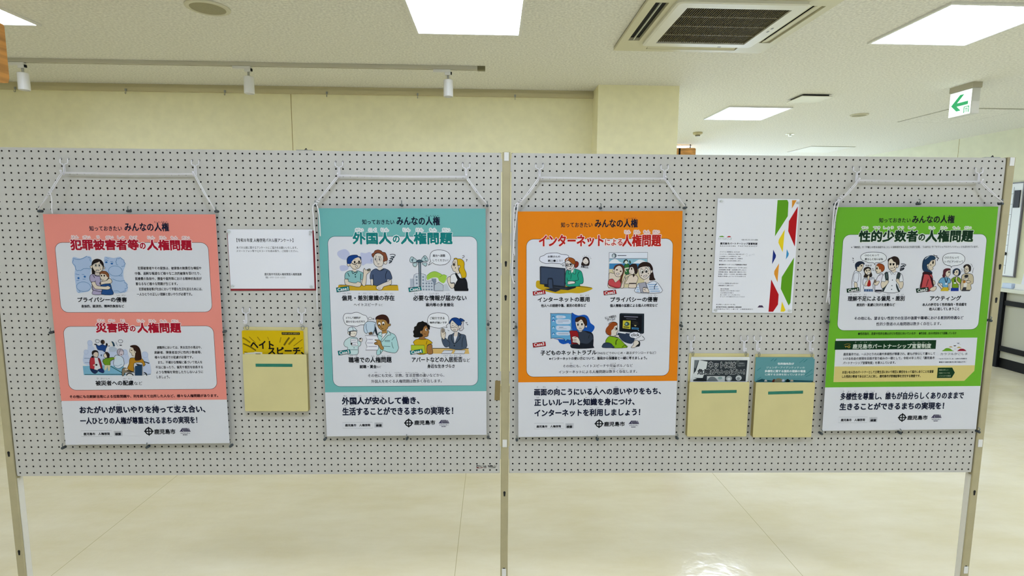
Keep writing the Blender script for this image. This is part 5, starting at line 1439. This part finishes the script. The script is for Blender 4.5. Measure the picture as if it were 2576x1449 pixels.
# ---------------------------------------------------------------- perforated display boards
GAP=.036710; A_=(-.00405,-.015006)
stand=thing('pegboard_display_stand','two grey perforated display boards side by side on beige steel posts','display stand',(0,0,0))
def pegboard(k):
    s0=-GAP/2-1.8 if k==0 else GAP/2
    b=B(); vs=[];fs=[];hs=[];idx={}
    def V(x,y,z):
        q=(round(x,5),round(y,5),round(z,5))
        if q not in idx: idx[q]=len(vs); vs.append((s0+x,y,.6+z))
        return idx[q]
    nx,nz,p,r,T=72,48,.025,.0033,.004
    cs=[(math.cos(math.pi*i/4),math.sin(math.pi*i/4)) for i in range(8)]
    per=[(1,0),(1,1),(0,1),(-1,1),(-1,0),(-1,-1),(0,-1),(1,-1)]
    for i in range(nx):
        for j in range(nz):
            cx,cz=(i+.5)*p,(j+.5)*p; o=[];h=[];g=[]
            for (c,s),(ax,az) in zip(cs,per):
                x,z=cx+ax*p/2,cz+az*p/2
                if ax*az!=0 and (x<1e-6 or x>1.8-1e-6) and (z<1e-6 or z>1.2-1e-6): x-=ax*.0012; z-=az*.0012
                o.append(V(x,0,z)); h.append(V(cx+r*c,0,cz+r*s)); g.append(V(cx+r*c,T,cz+r*s))
            for q in range(8):
                w_=(q+1)%8; fs.append((o[q],h[q],h[w_],o[w_])); hs.append((h[q],g[q],g[w_],h[w_]))
    b.add(vs,fs,m_peg); o_=len(b.v)-len(vs); k_=b.mi(mat('shaded_hardboard','#3d362b',.9))  # raw hardboard of the hole walls, darkened to paint the shade inside them
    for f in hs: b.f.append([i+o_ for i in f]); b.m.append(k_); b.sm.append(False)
    m_edge=mat('board_edge','#8f8a76',.6); D=.024
    b.add([(s0,0.0,.6),(s0+1.8,0.0,.6),(s0+1.8,0,1.8),(s0,0,1.8),(s0,D,.6),(s0+1.8,D,.6),(s0+1.8,D,1.8),(s0,D,1.8)],[(0,1,5,4),(1,2,6,5),(2,3,7,6),(3,0,4,7)],m_edge)
    b.add([(s0,D,.6),(s0+1.8,D,.6),(s0+1.8,D,1.8),(s0,D,1.8)],[(0,1,2,3)],m_peg)
    b.add([(s0+.002,T+.0005,.602),(s0+1.798,T+.0005,.602),(s0+1.798,T+.0005,1.798),(s0+.002,T+.0005,1.798)],[(0,1,2,3)],m_dark)  # dark sheet stands in for the unlit hollow behind the holes
    return b.build('perforated_board',stand,rot=(0,0,A_[k]),label='left grey perforated board' if k==0 else 'right grey perforated board')
pegboard(0); pegboard(1)
def post(s,k,label):
    a=A_[k]; x=s*math.cos(a); y=s*math.sin(a)
    b=B(); b.prism(rrect(-.0145,-.004,.0145,.030,.003,2),0.012,1.802,m_post,axis='z'); po=b.build('post',stand,loc=(x,y,0),rot=(0,0,a),label=label)
    for z in ((1.405,1.280,.690,.30) if s<-1 else (1.405,1.280,.52,.205)):
        b=B(); e=[( .0045*math.cos(q),z+.004+.0045*math.sin(q)) for q in [i*math.pi/6 for i in range(0,7)]]+[(-.0028,z-.012),(.0028,z-.012)]
        b.prism(e,-.0046,-.003,m_dark); b.build('key_slot',po)
    for z in ((1.771,) if s<-1 else (1.771,.705,.180)):
        b=B(); b.box(-.0085,.0085,-.0065,-.0041,z,z+.030,m_white); b.build('end_tab',po,bevel=.001)
    if abs(s)>1:
        e=1 if s<0 else -1; b=B(); b.box(e*.0147,e*.0162,.002,.026,.05,.590,mat('painted_lit_side','#dcd9cf',.4)); b.build('lit_side_strip',po)  # pale strip paints the light falling on the outer posts' inner sides
    b=B(); b.box(-.022,.022,-.13,.20,0.0,.03,m_post); b.box(-.018,.018,-.018,.044,.03,.05,m_post); b.build('foot',po,bevel=.004)
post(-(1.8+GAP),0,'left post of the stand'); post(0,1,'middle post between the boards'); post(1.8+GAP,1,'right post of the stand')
for k,s in ((0,-GAP/2+.0014),(1,GAP/2-.0014),(0,-1.8-GAP/2-.0014),(1,1.8+GAP/2+.0014)):
    for z in (1.735,1.47,1.36,.95,.655):
        b=B(); b.box(-.0013,.0013,.004,.016,z,z+.045,m_white); b.build('board_bracket',stand,loc=(s*math.cos(A_[k]),s*math.sin(A_[k]),0),rot=(0,0,A_[k]))
def PF(k,s,z,d=0):
    """a point on board k: s along it, z up, d in front of its face"""
    a=A_[k]; return Vector((s*math.cos(a)+d*math.sin(a),s*math.sin(a)-d*math.cos(a),z))
for k,s,wd in ((0,-.715,'left'),(1,1.775,'right')):
    t=thing('board_top_clip','thin dark wire clip on the top edge of the %s display board'%wd,'clip',PF(k,s,1.8,-.012),(0,0,A_[k]))
    b=B(); b.box(-.03,.025,-.008,.008,.0005,.003,m_steel); b.tube([(-.002,0,.003),(.003,0,.009),(.006,0,.003)],.0018,m_black,6); b.build('clip_wire',t)
t=tag((lambda b:(b.box(-.0095,.0105,-.0006,-.0002,-.038,.038,m_brown),b.build('tape_strip',loc=PF(0,-.029,.926,.0003),rot=(0,.03,A_[0])))[1])(B()),'strip of brown tape at the right edge of the left display board','tape')
pr=Print(84,14,0,.0004); [pr.poly(smooth(P,True,3),cc) for P,cc in (([(1,1),(6,0),(4,5),(1,6)],'1c1b1e'),([(8,1),(12,1.5),(12,5.5),(8,5)],'241f1c'),([(15,2.5),(18,2),(19,6),(16,6)],'1c1b1e'),([(1,8),(6,7),(13,10),(23,7),(24,10),(13,12),(1,12)],'6d3f3c'),([(23,2),(30,3),(37,2),(38,6),(30,6),(24,4)],'3a3c3a'),([(26,9),(38,8),(38,11),(27,11)],'6b5a58'),([(44,1),(50,2),(56,0),(64,3),(64,6),(46,6)],'3c3c3a'),([(45,9),(62,8.5),(72,6),(71,11),(50,11)],'6d6f66'))]; pr.stroke([(68,6),(71,0)],1.6,'5a5f56'); pr.stroke([(73,8),(77,0)],1.6,'5a5f56')
tag(pr.b.build('maker_sticker',loc=PF(0,-.066,.618,0),rot=(0,0,A_[0])),'small dark printed maker mark at the lower right corner of the left display board','sticker')
# ---------------------------------------------------------------- posters
def illustrations(root,po,w,h,face,lift):
    for n,(p_,ops,tx) in ART.items():
        if p_!=po: continue
        q=Print(w,h,face,lift); q.ops(ops)
        if tx: letter(q,[(a[0],a[1],a[2],a[3],a[4],a[5],a[6],a[7]) for a in tx])
        q.b.build('illustration',root,label='drawing: '+n.replace('_',' '))
def lettering(root,po,w,h,face,lift):
    parts={}
    for it in TXT[po]: parts.setdefault(it[0],[]).append(it[1:])
    for pt,its in parts.items():
        q=Print(w,h,face,lift); letter(q,its); q.b.build(pt,root)
def emblem(root,w,h,face,lift):
    q=Print(w,h,face,lift); cx,cy=304,792
    q.poly([(cx,cy-18),(cx+5,cy-12),(cx,cy-8),(cx-5,cy-12)],'15161a');q.poly([(cx,cy+18),(cx+5,cy+12),(cx,cy+8),(cx-5,cy+12)],'15161a');q.poly([(cx-18,cy),(cx-12,cy-5),(cx-8,cy),(cx-12,cy+5)],'15161a');q.poly([(cx+18,cy),(cx+12,cy-5),(cx+8,cy),(cx+12,cy+5)],'15161a')
    q.stroke(q.ell(cx,cy,11.8,11.8,36),4.4,'15161a',True); q.rect(cx-12,cy-2,cx+12,cy+2,'15161a'); q.rect(cx-2,cy-12,cx+2,cy+12,'15161a')
    q.b.build('city_emblem',root)
    q=Print(w,h,face,lift)
    for i in range(6):
        x=424+i*3.4; q.poly([(x,781),(x+2.2,781),(x+11.5-(5-i)*.4,795),(x+8.2-(5-i)*.4,795)],'3a3356')
    q.poly([(424,783),(427,786),(419,795),(415,795)],'3a3356'); q.poly([(447,783),(449,781.5),(455.5,795),(453,795)],'3a3356'); q.poly([(424,787),(429,795),(421,795)],'3a3356')
    letter(q,[('マグマシティ',4180,7985,4520,8030,'3a3356',3),('鹿児島市',4260,8050,4430,8085,'3a3356',3)])
    q.b.build('city_logo',root)
def poster(k,s,z,t,po,label,bg,line,boxes,band,extra=None):
    root=thing('display_poster',label,'poster',PF(k,s,z,.020),(0,-t,A_[k]),group='posters hung in clear holders')
    W_,H_=594,841
    q=Print(W_,H_,-.0004); q.b.box(-.297,.297,-.0004,.0004,0,.841,m_paper)
    q.rect(0,0,W_,band,bg)
    for (x0,y0,x1,y1) in boxes:
        P=rrect(x0,y0,x1,y1,26); q.poly(P,line); q.poly(rrect(x0+1.3,y0+1.3,x1-1.3,y1-1.3,25),'e7e8ed')
    if extra: extra(q)
    P=[(60,788),(170,788),(170,810),(60,810)]; q.stroke(P,.8,'9a9ca2',True); q.rect(177,789,208.5,809,'cfd0d6')
    q.b.build('printed_sheet',root)
    f=-.0006
    illustrations(root,po,W_,H_,f,.00022); lettering(root,po,W_,H_,f,.00024); emblem(root,W_,H_,f,.00022)
    b=B(); b.box(-.3095,.3095,-.0034,-.0026,-.0155,.8575,m_sleeve); b.build('clear_holder',root)
    for (x,zz) in ((-.303,-.009),(0,-.010),(.303,-.009),(-.305,.421),(.305,.421),(-.303,.851),(0,.852),(.303,.851)):
        b=B(); b.lathe([(.0050,.006),(.0050,-.0035),(.0036,-.005),(.0036,-.007),(.0050,-.008),(.0046,-.0105),(.002,-.0115),(0,-.0115)],m_clip,(x,0,zz),'y',14)
        b.tube([(x,-.007,zz+.004),(x+.001,-.010,zz+.013),(x-.001,-.004,zz+.016)],.0019,m_clip2,6); b.build('corner_fastener',root)
    return root
def green_extra(q):
    q.poly([(29,485),(564,485),(565,612.6),(530,651),(30.5,651)],'e7e8ed'); q.poly([(30.7,591),(564.7,591),(565,612.6),(530,651),(30.5,651)],'e2d084')
    q.poly([(26,493),(409,493),(409,527),(26,527)],'123a1e')
    q.poly([(424,599),(479,599),(491,618.8),(480.5,639),(424,639)],'123a1e')
    q.stroke(q.ell(80,516,4,4,14),1.8,'c9a73a',True); q.stroke([(76,515),(64,514)],1.8,'c9a73a'); q.stroke([(68,515),(68,519)],1.6,'c9a73a'); q.stroke(smooth([(62,508),(74,505),(86,507)],False),1.2,'b59a3a')
    q.poly(smooth([(434,535.3),(440,531),(447,525),(455.5,524),(465,526.5),(473,532.5),(479.4,535.6),(457,535.8)],True,3),'6da823'); q.poly([(491.4,535.8),(500,528.6),(505,527),(514,527),(519,529),(528,536)],'9c1430')
    q.poly([(457.9,521),(463,518),(467.5,517.6),(474.4,521.2)],'c79a4a');q.poly([(488.4,524),(494,519.4),(499,519.2),(509,524.3)],'cfb463');q.poly([(475,513.9),(487.4,514),(484,517),(479,517.2)],'2e3238');q.poly([(486.5,504.4),(499.5,504.5),(496,508),(492,508.2)],'7d8590');q.poly([(478,528.6),(483,527),(489,528.8)],'a9b09a');q.poly([(494,510.6),(503.5,509.6),(503,511)],'a9b0b8')
poster(0,-1.318,.731,.006,'pink','pink human rights poster with two white text boxes, at the far left','f89a8c','54201f',[(30,98.5,562.5,349),(31,398.5,562.5,634.8)],674.3)
poster(0,-.366,.759,.006,'teal','teal human rights poster with four drawings, left of the middle post','76bdb9','15414d',[(30,98.5,564,651)],672)
poster(1,.348,.755,.0115,'orange','orange human rights poster about the internet, right of the middle post','f48c12','4a220a',[(30,98.5,563.5,609.5)],629.5)
poster(1,1.503,.7795,.0115,'green','green human rights poster with a yellow lower text box, at the far right','70ba2e','17552f',[(30,98.5,564,454.5)],671.5,green_extra)
# ---------------------------------------------------------------- pegboard hooks
def hook_mesh():
    b=B(); r=.0014
    for s in (-1,1):
        b.tube([(s*.0125,.006,0),(s*.0125,-.002,0),(s*.0129,-.0052,-.0025),(s*.0132,-.0060,-.008),(s*.0128,-.0066,-.0145),(s*.0095,-.0068,-.0172),(s*.0042,-.0070,-.0180),(s*.0025,-.0072,-.0205),(s*.0024,-.0074,-.047),(s*.0022,-.0095,-.0535),(s*.0020,-.0150,-.0570),(s*.0019,-.0205,-.0550),(s*.0018,-.0235,-.0490),(s*.0016,-.0240,-.0440)],r,m_wire,7)
    b.lathe([(0,-.003),(.0030,-.0022),(.0036,0),(.0030,.0024),(0,.003)],m_wire,(0,-.0240,-.0430),'z',10)
    return b
def col(k,c): return -GAP/2-.0125-(69-c)*.025 if k==0 else GAP/2+.0125+c*.025
hk0=None
def hook(k,c,row,label,group):
    global hk0
    if hk0 is None: o=hk0=hook_mesh().build('pegboard_hook')
    else: o=hk0.copy(); C.objects.link(o)
    o.location=PF(k,col(k,c),1.8-.0125-row*.025); o.rotation_euler=(0,0,A_[k]); tag(o,label,'hook',group)
g1='white wire hooks carrying the poster strings'; g2='white wire hooks carrying the leaflet pockets'
for k,c,nm in ((0,8.5,'left hook above the pink poster'),(0,26.5,'right hook above the pink poster'),(0,46.5,'left hook above the teal poster'),(0,64.5,'right hook above the teal poster'),(1,3.5,'left hook above the orange poster'),(1,21.5,'right hook above the orange poster'),(1,49.5,'left hook above the green poster'),(1,67.5,'right hook above the green poster')):
    hook(k,c,1,'white double wire pegboard hook, '+nm,g1)
for k,c,r,nm in ((0,32.5,22,'left one above the yellow leaflet pocket'),(0,40.5,22,'right one above the yellow leaflet pocket'),(1,26.5,26,'left one above the black and white leaflet'),(1,34.5,26,'right one above the black and white leaflet'),(1,36.5,26,'left one above the blue green leaflet'),(1,44.5,26,'right one above the blue green leaflet')):
    hook(k,c,r,'white double wire pegboard hook, '+nm,g2)
# ---------------------------------------------------------------- cords
def cord(k,cl,cr,s,z,t,colour,tails,knot):
    zc=1.8-.0125-.025-.0525; d=.0165
    ca,sa=math.cos(t),math.sin(t)
    def pin(x,zz): return (s+x*ca-zz*sa, z+zz*ca+x*sa)
    TL,TR=pin(-.303,.853),pin(.303,.853); HL,HR=col(k,cl),col(k,cr); D=.031
    root=thing('hanging_string','white string looped over two hooks, holding up the %s poster'%colour,'string',PF(k,(HL+HR)/2,zc,d),(0,0,0),'white poster strings')
    O=Vector(root.location)
    for e in (-1,1):
        o=e*.0017
        path=[(TL[0]+.0015,TL[1]+.004+o*.3,D),(TL[0]*.5+HL*.5+o,TL[1]*.5+zc*.5-.001-o,.025),(HL-.006+o,zc-.006-o,d+.002),(HL+.001,zc+.0035+o,d-.002),(HL+.012,zc+.003+o,d-.001),((HL+HR)/2,zc+.001+o,d-.001),(HR-.012,zc+.003+o,d-.001),(HR-.001,zc+.0035+o,d-.002),(HR+.006+o,zc-.006+o,d+.002),(TR[0]*.5+HR*.5+o,TR[1]*.5+zc*.5-.001+o,.025),(TR[0]-.0015,TR[1]+.004+o*.3,D)]
        b=B(); b.tube([PF(k,*q)-O for q in path],.0017,m_cord,7); b.build('strand',root)
    kx,kz=knot; b=B()
    pts=[]
    for i in range(26):
        q=i/25*5*math.pi; ax=Vector((HL-TL[0],0,zc-TL[1])).normalized(); c0=Vector((kx,0,kz))+ax*(.022*(i/25-.5)); n=Vector((-ax.z,0,ax.x))
        w_=c0+n*.0042*math.cos(q); pts.append(PF(k,w_.x,w_.z,D-.002+.004*math.sin(q))-O)
    b.tube(pts,.0018,m_cord,7); b.build('knot',root)
    for tl in tails:
        P=smooth([(a,c) for a,c in tl],False,5); b=B(); b.tube([PF(k,a,c,.034)-O for a,c in P],.0021,m_cord,7); b.build('loose_end',root)
cord(0,8.5,26.5,-1.318,.731,.006,'pink',[[(-1.578,1.647),(-1.574,1.623),(-1.577,1.589),(-1.576,1.572)]],(-1.582,1.645))
cord(0,46.5,64.5,-.366,.759,.006,'teal',[[(-.672,1.614),(-.681,1.60),(-.679,1.548),(-.676,1.421),(-.678,1.223)],[(-.668,1.614),(-.660,1.576),(-.658,1.500)]],(-.665,1.622))
cord(1,3.5,21.5,.348,.755,.0115,'orange',[[(.042,1.622),(.029,1.600),(.026,1.468),(.022,1.367),(.031,1.334)],[(.042,1.622),(.034,1.553),(.028,1.480),(.031,1.436)]],(.047,1.628))
cord(1,49.5,67.5,1.503,.7795,.0115,'green',[[(1.195,1.644),(1.179,1.618),(1.178,1.504),(1.178,1.359),(1.187,1.264)],[(1.195,1.644),(1.184,1.561),(1.183,1.374),(1.176,1.270)]],(1.200,1.650))
# ---------------------------------------------------------------- notices pinned to the boards
def pin(k,s,z,label,d=.0035):
    t=thing('push_pin',label,'pin',PF(k,s,z,d),(0,0,A_[k]),'clear push pins')
    b=B(); b.lathe([(.0042,-.0002),(.0042,-.0016),(.0024,-.003),(.0024,-.0075),(.0046,-.0095),(.0046,-.011),(0,-.0115)],m_pin,(0,0,0),'y',12); b.build('pin_head',t)
    b=B(); b.tube([(0,-.0001,0),(0,.0035,0)],.0005,m_steel,5); b.build('needle',t)
root=thing('red_backing_board','dark red backing board behind the white survey notice','backing board',PF(0,-.842,1.302,.0016),(0,-.008,A_[0]))
b=B(); b.box(-.154,.1555,-.0008,.0008,-.0005,.216,m_red); b.build('board',root)
nt=thing('survey_notice','white survey notice in landscape format pinned over a red board','notice',PF(0,-.8445,1.3085,.0038),(0,-.004,A_[0]))
b=B(); b.box(-.150,.150,-.0003,.0003,0,.2135,m_paper); b.build('paper',nt); lettering(nt,'notice',308,214,-.0003,.0001)
for x,z,wd in ((-.988,1.513,'top left'),(-.700,1.514,'top right'),(-.985,1.318,'bottom left'),(-.704,1.317,'bottom right')): pin(0,x,z,'clear push pin in the %s corner of the survey notice'%wd,.0044)
fl=thing('partnership_flyer','white flyer with bright coloured polygons down its right side','flyer',PF(1,.918,1.2255,.0022),(0,.0,A_[1]))
q=Print(300,420,-.0003); q.b.box(-.150,.150,-.0003,.0003,0,.420,m_paper)
GR,RD,OR,YE,NB,LB='5d9c1c','b3161b','e0952f','ecd022','1b2f7d','3f94c8'
for pl,cc in (([(219.3,4.1),(255,3.2),(259.8,12.3),(260.7,61.9),(217.9,135.7)],GR),([(272.4,4),(289.3,4),(274.1,34.4)],OR),([(295.5,26),(294.2,172.6),(265.8,116.6),(266,79.5)],RD),([(253,109.4),(250.6,193.4),(232.3,159),(232.9,147.7)],YE),([(214.7,184.2),(226.3,204.4),(226.1,212.5),(213.8,237.9)],NB),([(265.3,182.1),(273.8,198.8),(272.3,207),(264.2,220)],LB),([(294.3,212.2),(292.2,381.1),(286.2,391.6),(252.4,329.2),(253.1,285.2)],GR),([(239.8,234.3),(238.5,304.9),(224,274.2),(224,262.8)],OR),([(214.3,294.5),(246,350.5),(245.8,388.1),(229.2,415.2),(211.8,415.3)],RD),([(260,376.5),(275.7,409.1),(270.4,414.8),(257.2,414.9)],YE),([(10.8,139.1),(15.5,135.8),(25.2,135),(31.9,139.4)],GR),([(39.3,139.9),(46.2,135.6),(52.7,136.1),(56.8,139.6)],RD),([(169.2,399.4),(175.3,391.5),(186.8,391.4),(193.2,399.2)],'4a3a52')): q.poly(pl,cc)
for P in ([(112,203),(118,199),(121,202),(114,209),(122,208)],[(126,205),(131,202),(132,207),(127,208),(126,205)],[(135,205),(141,201)],[(144,199),(143,205),(148,203)]): q.stroke(P,.7,'a9acb8')
q.b.build('printed_sheet',fl); lettering(fl,'flyer',300,420,-.0003,.0002)
for x,z,wd in ((.779,1.636,'top left'),(1.060,1.632,'top right'),(.778,1.236,'bottom left'),(1.056,1.236,'bottom right')): pin(1,x,z,'clear push pin in the %s corner of the flyer with coloured polygons'%wd,.0030)
# ---------------------------------------------------------------- leaflet pockets and leaflets
def pocket(k,s,z,lean,label,w_,hb,hf,lx,lz,rot):
    t=thing('leaflet_pocket',label,'leaflet pocket',PF(k,s,z,.0012),(0,-lean,A_[k]),'cream leaflet pockets')
    b=B(); b.box(-w_/2,w_/2,-.0014,0,0,hb,m_cream); b.build('back_panel',t)
    b=B(); d=.019; i=w_/2
    fr=rrect(-i,0,i,hf,.004,2)
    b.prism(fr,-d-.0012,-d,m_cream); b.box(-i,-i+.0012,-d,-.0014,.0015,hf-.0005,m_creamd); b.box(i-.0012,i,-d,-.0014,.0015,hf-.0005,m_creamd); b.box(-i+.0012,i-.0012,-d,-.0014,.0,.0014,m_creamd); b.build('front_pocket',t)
    b=B(); b.box(-.066,.066,-.0004,.0004,-.0055,.0055,m_green); b.build('label_strip',t,loc=(lx,-d-.0018,lz),rot=(0,rot,0))
    for x in (-.1,.1):
        b=B(); P=[(x+.0045*math.cos(q),-.0040-.0045*math.sin(q*.5)**2,hb-.001+.008*math.sin(q)) for q in [2*math.pi*j/16 for j in range(17)]]; b.tube(P,.0009,m_clip2,6); b.build('hanging_ring',t)
    return t
pocket(0,-.843,.855,-.006,'cream leaflet pocket with a green strip hanging on the left board, holding yellow leaflets',.230,.312,.215,-.003,.174,0)
pocket(1,.8025,.754,.0,'cream leaflet pocket with a green strip holding black and white leaflets',.226,.317,.212,.0,.175,-.02)
pocket(1,1.0525,.751,.0,'cream leaflet pocket with a green strip holding blue green leaflets',.224,.318,.214,.002,.175,-.03)
def leaflet(k,po,x0,z0,w_,hh,tilt,label,dep,base=None):
    # the sheet's top left corner lies at x0, z0 on the board
    t=thing('leaflet',label,'leaflet',PF(k,x0+w_/2000,z0-hh/1000,dep),(0,tilt,A_[k]),'leaflets in the cream pockets')
    b=B(); b.box(-w_/2000,w_/2000,-.0003,.0012,0,hh/1000-.001,ink(base) if base else m_paper); b.build('paper',t)
    illustrations(t,po,w_,hh,-.0003,.0001); lettering(t,po,w_,hh,-.0003,.0005)
leaflet(0,'leaf1',-.962,1.153,222,290,0,'yellow leaflet with bold black lettering in the pocket on the left board',.0065,'d2b10a')
leaflet(1,'leaf2',.697,1.059,219,297,0,'black and white leaflet with outlined lettering in the pocket right of the orange poster',.0065)
leaflet(1,'leaf3',.941,1.059,219,297,0,'blue green leaflet with pale lettering in the pocket left of the green poster',.0065,'5f9599')
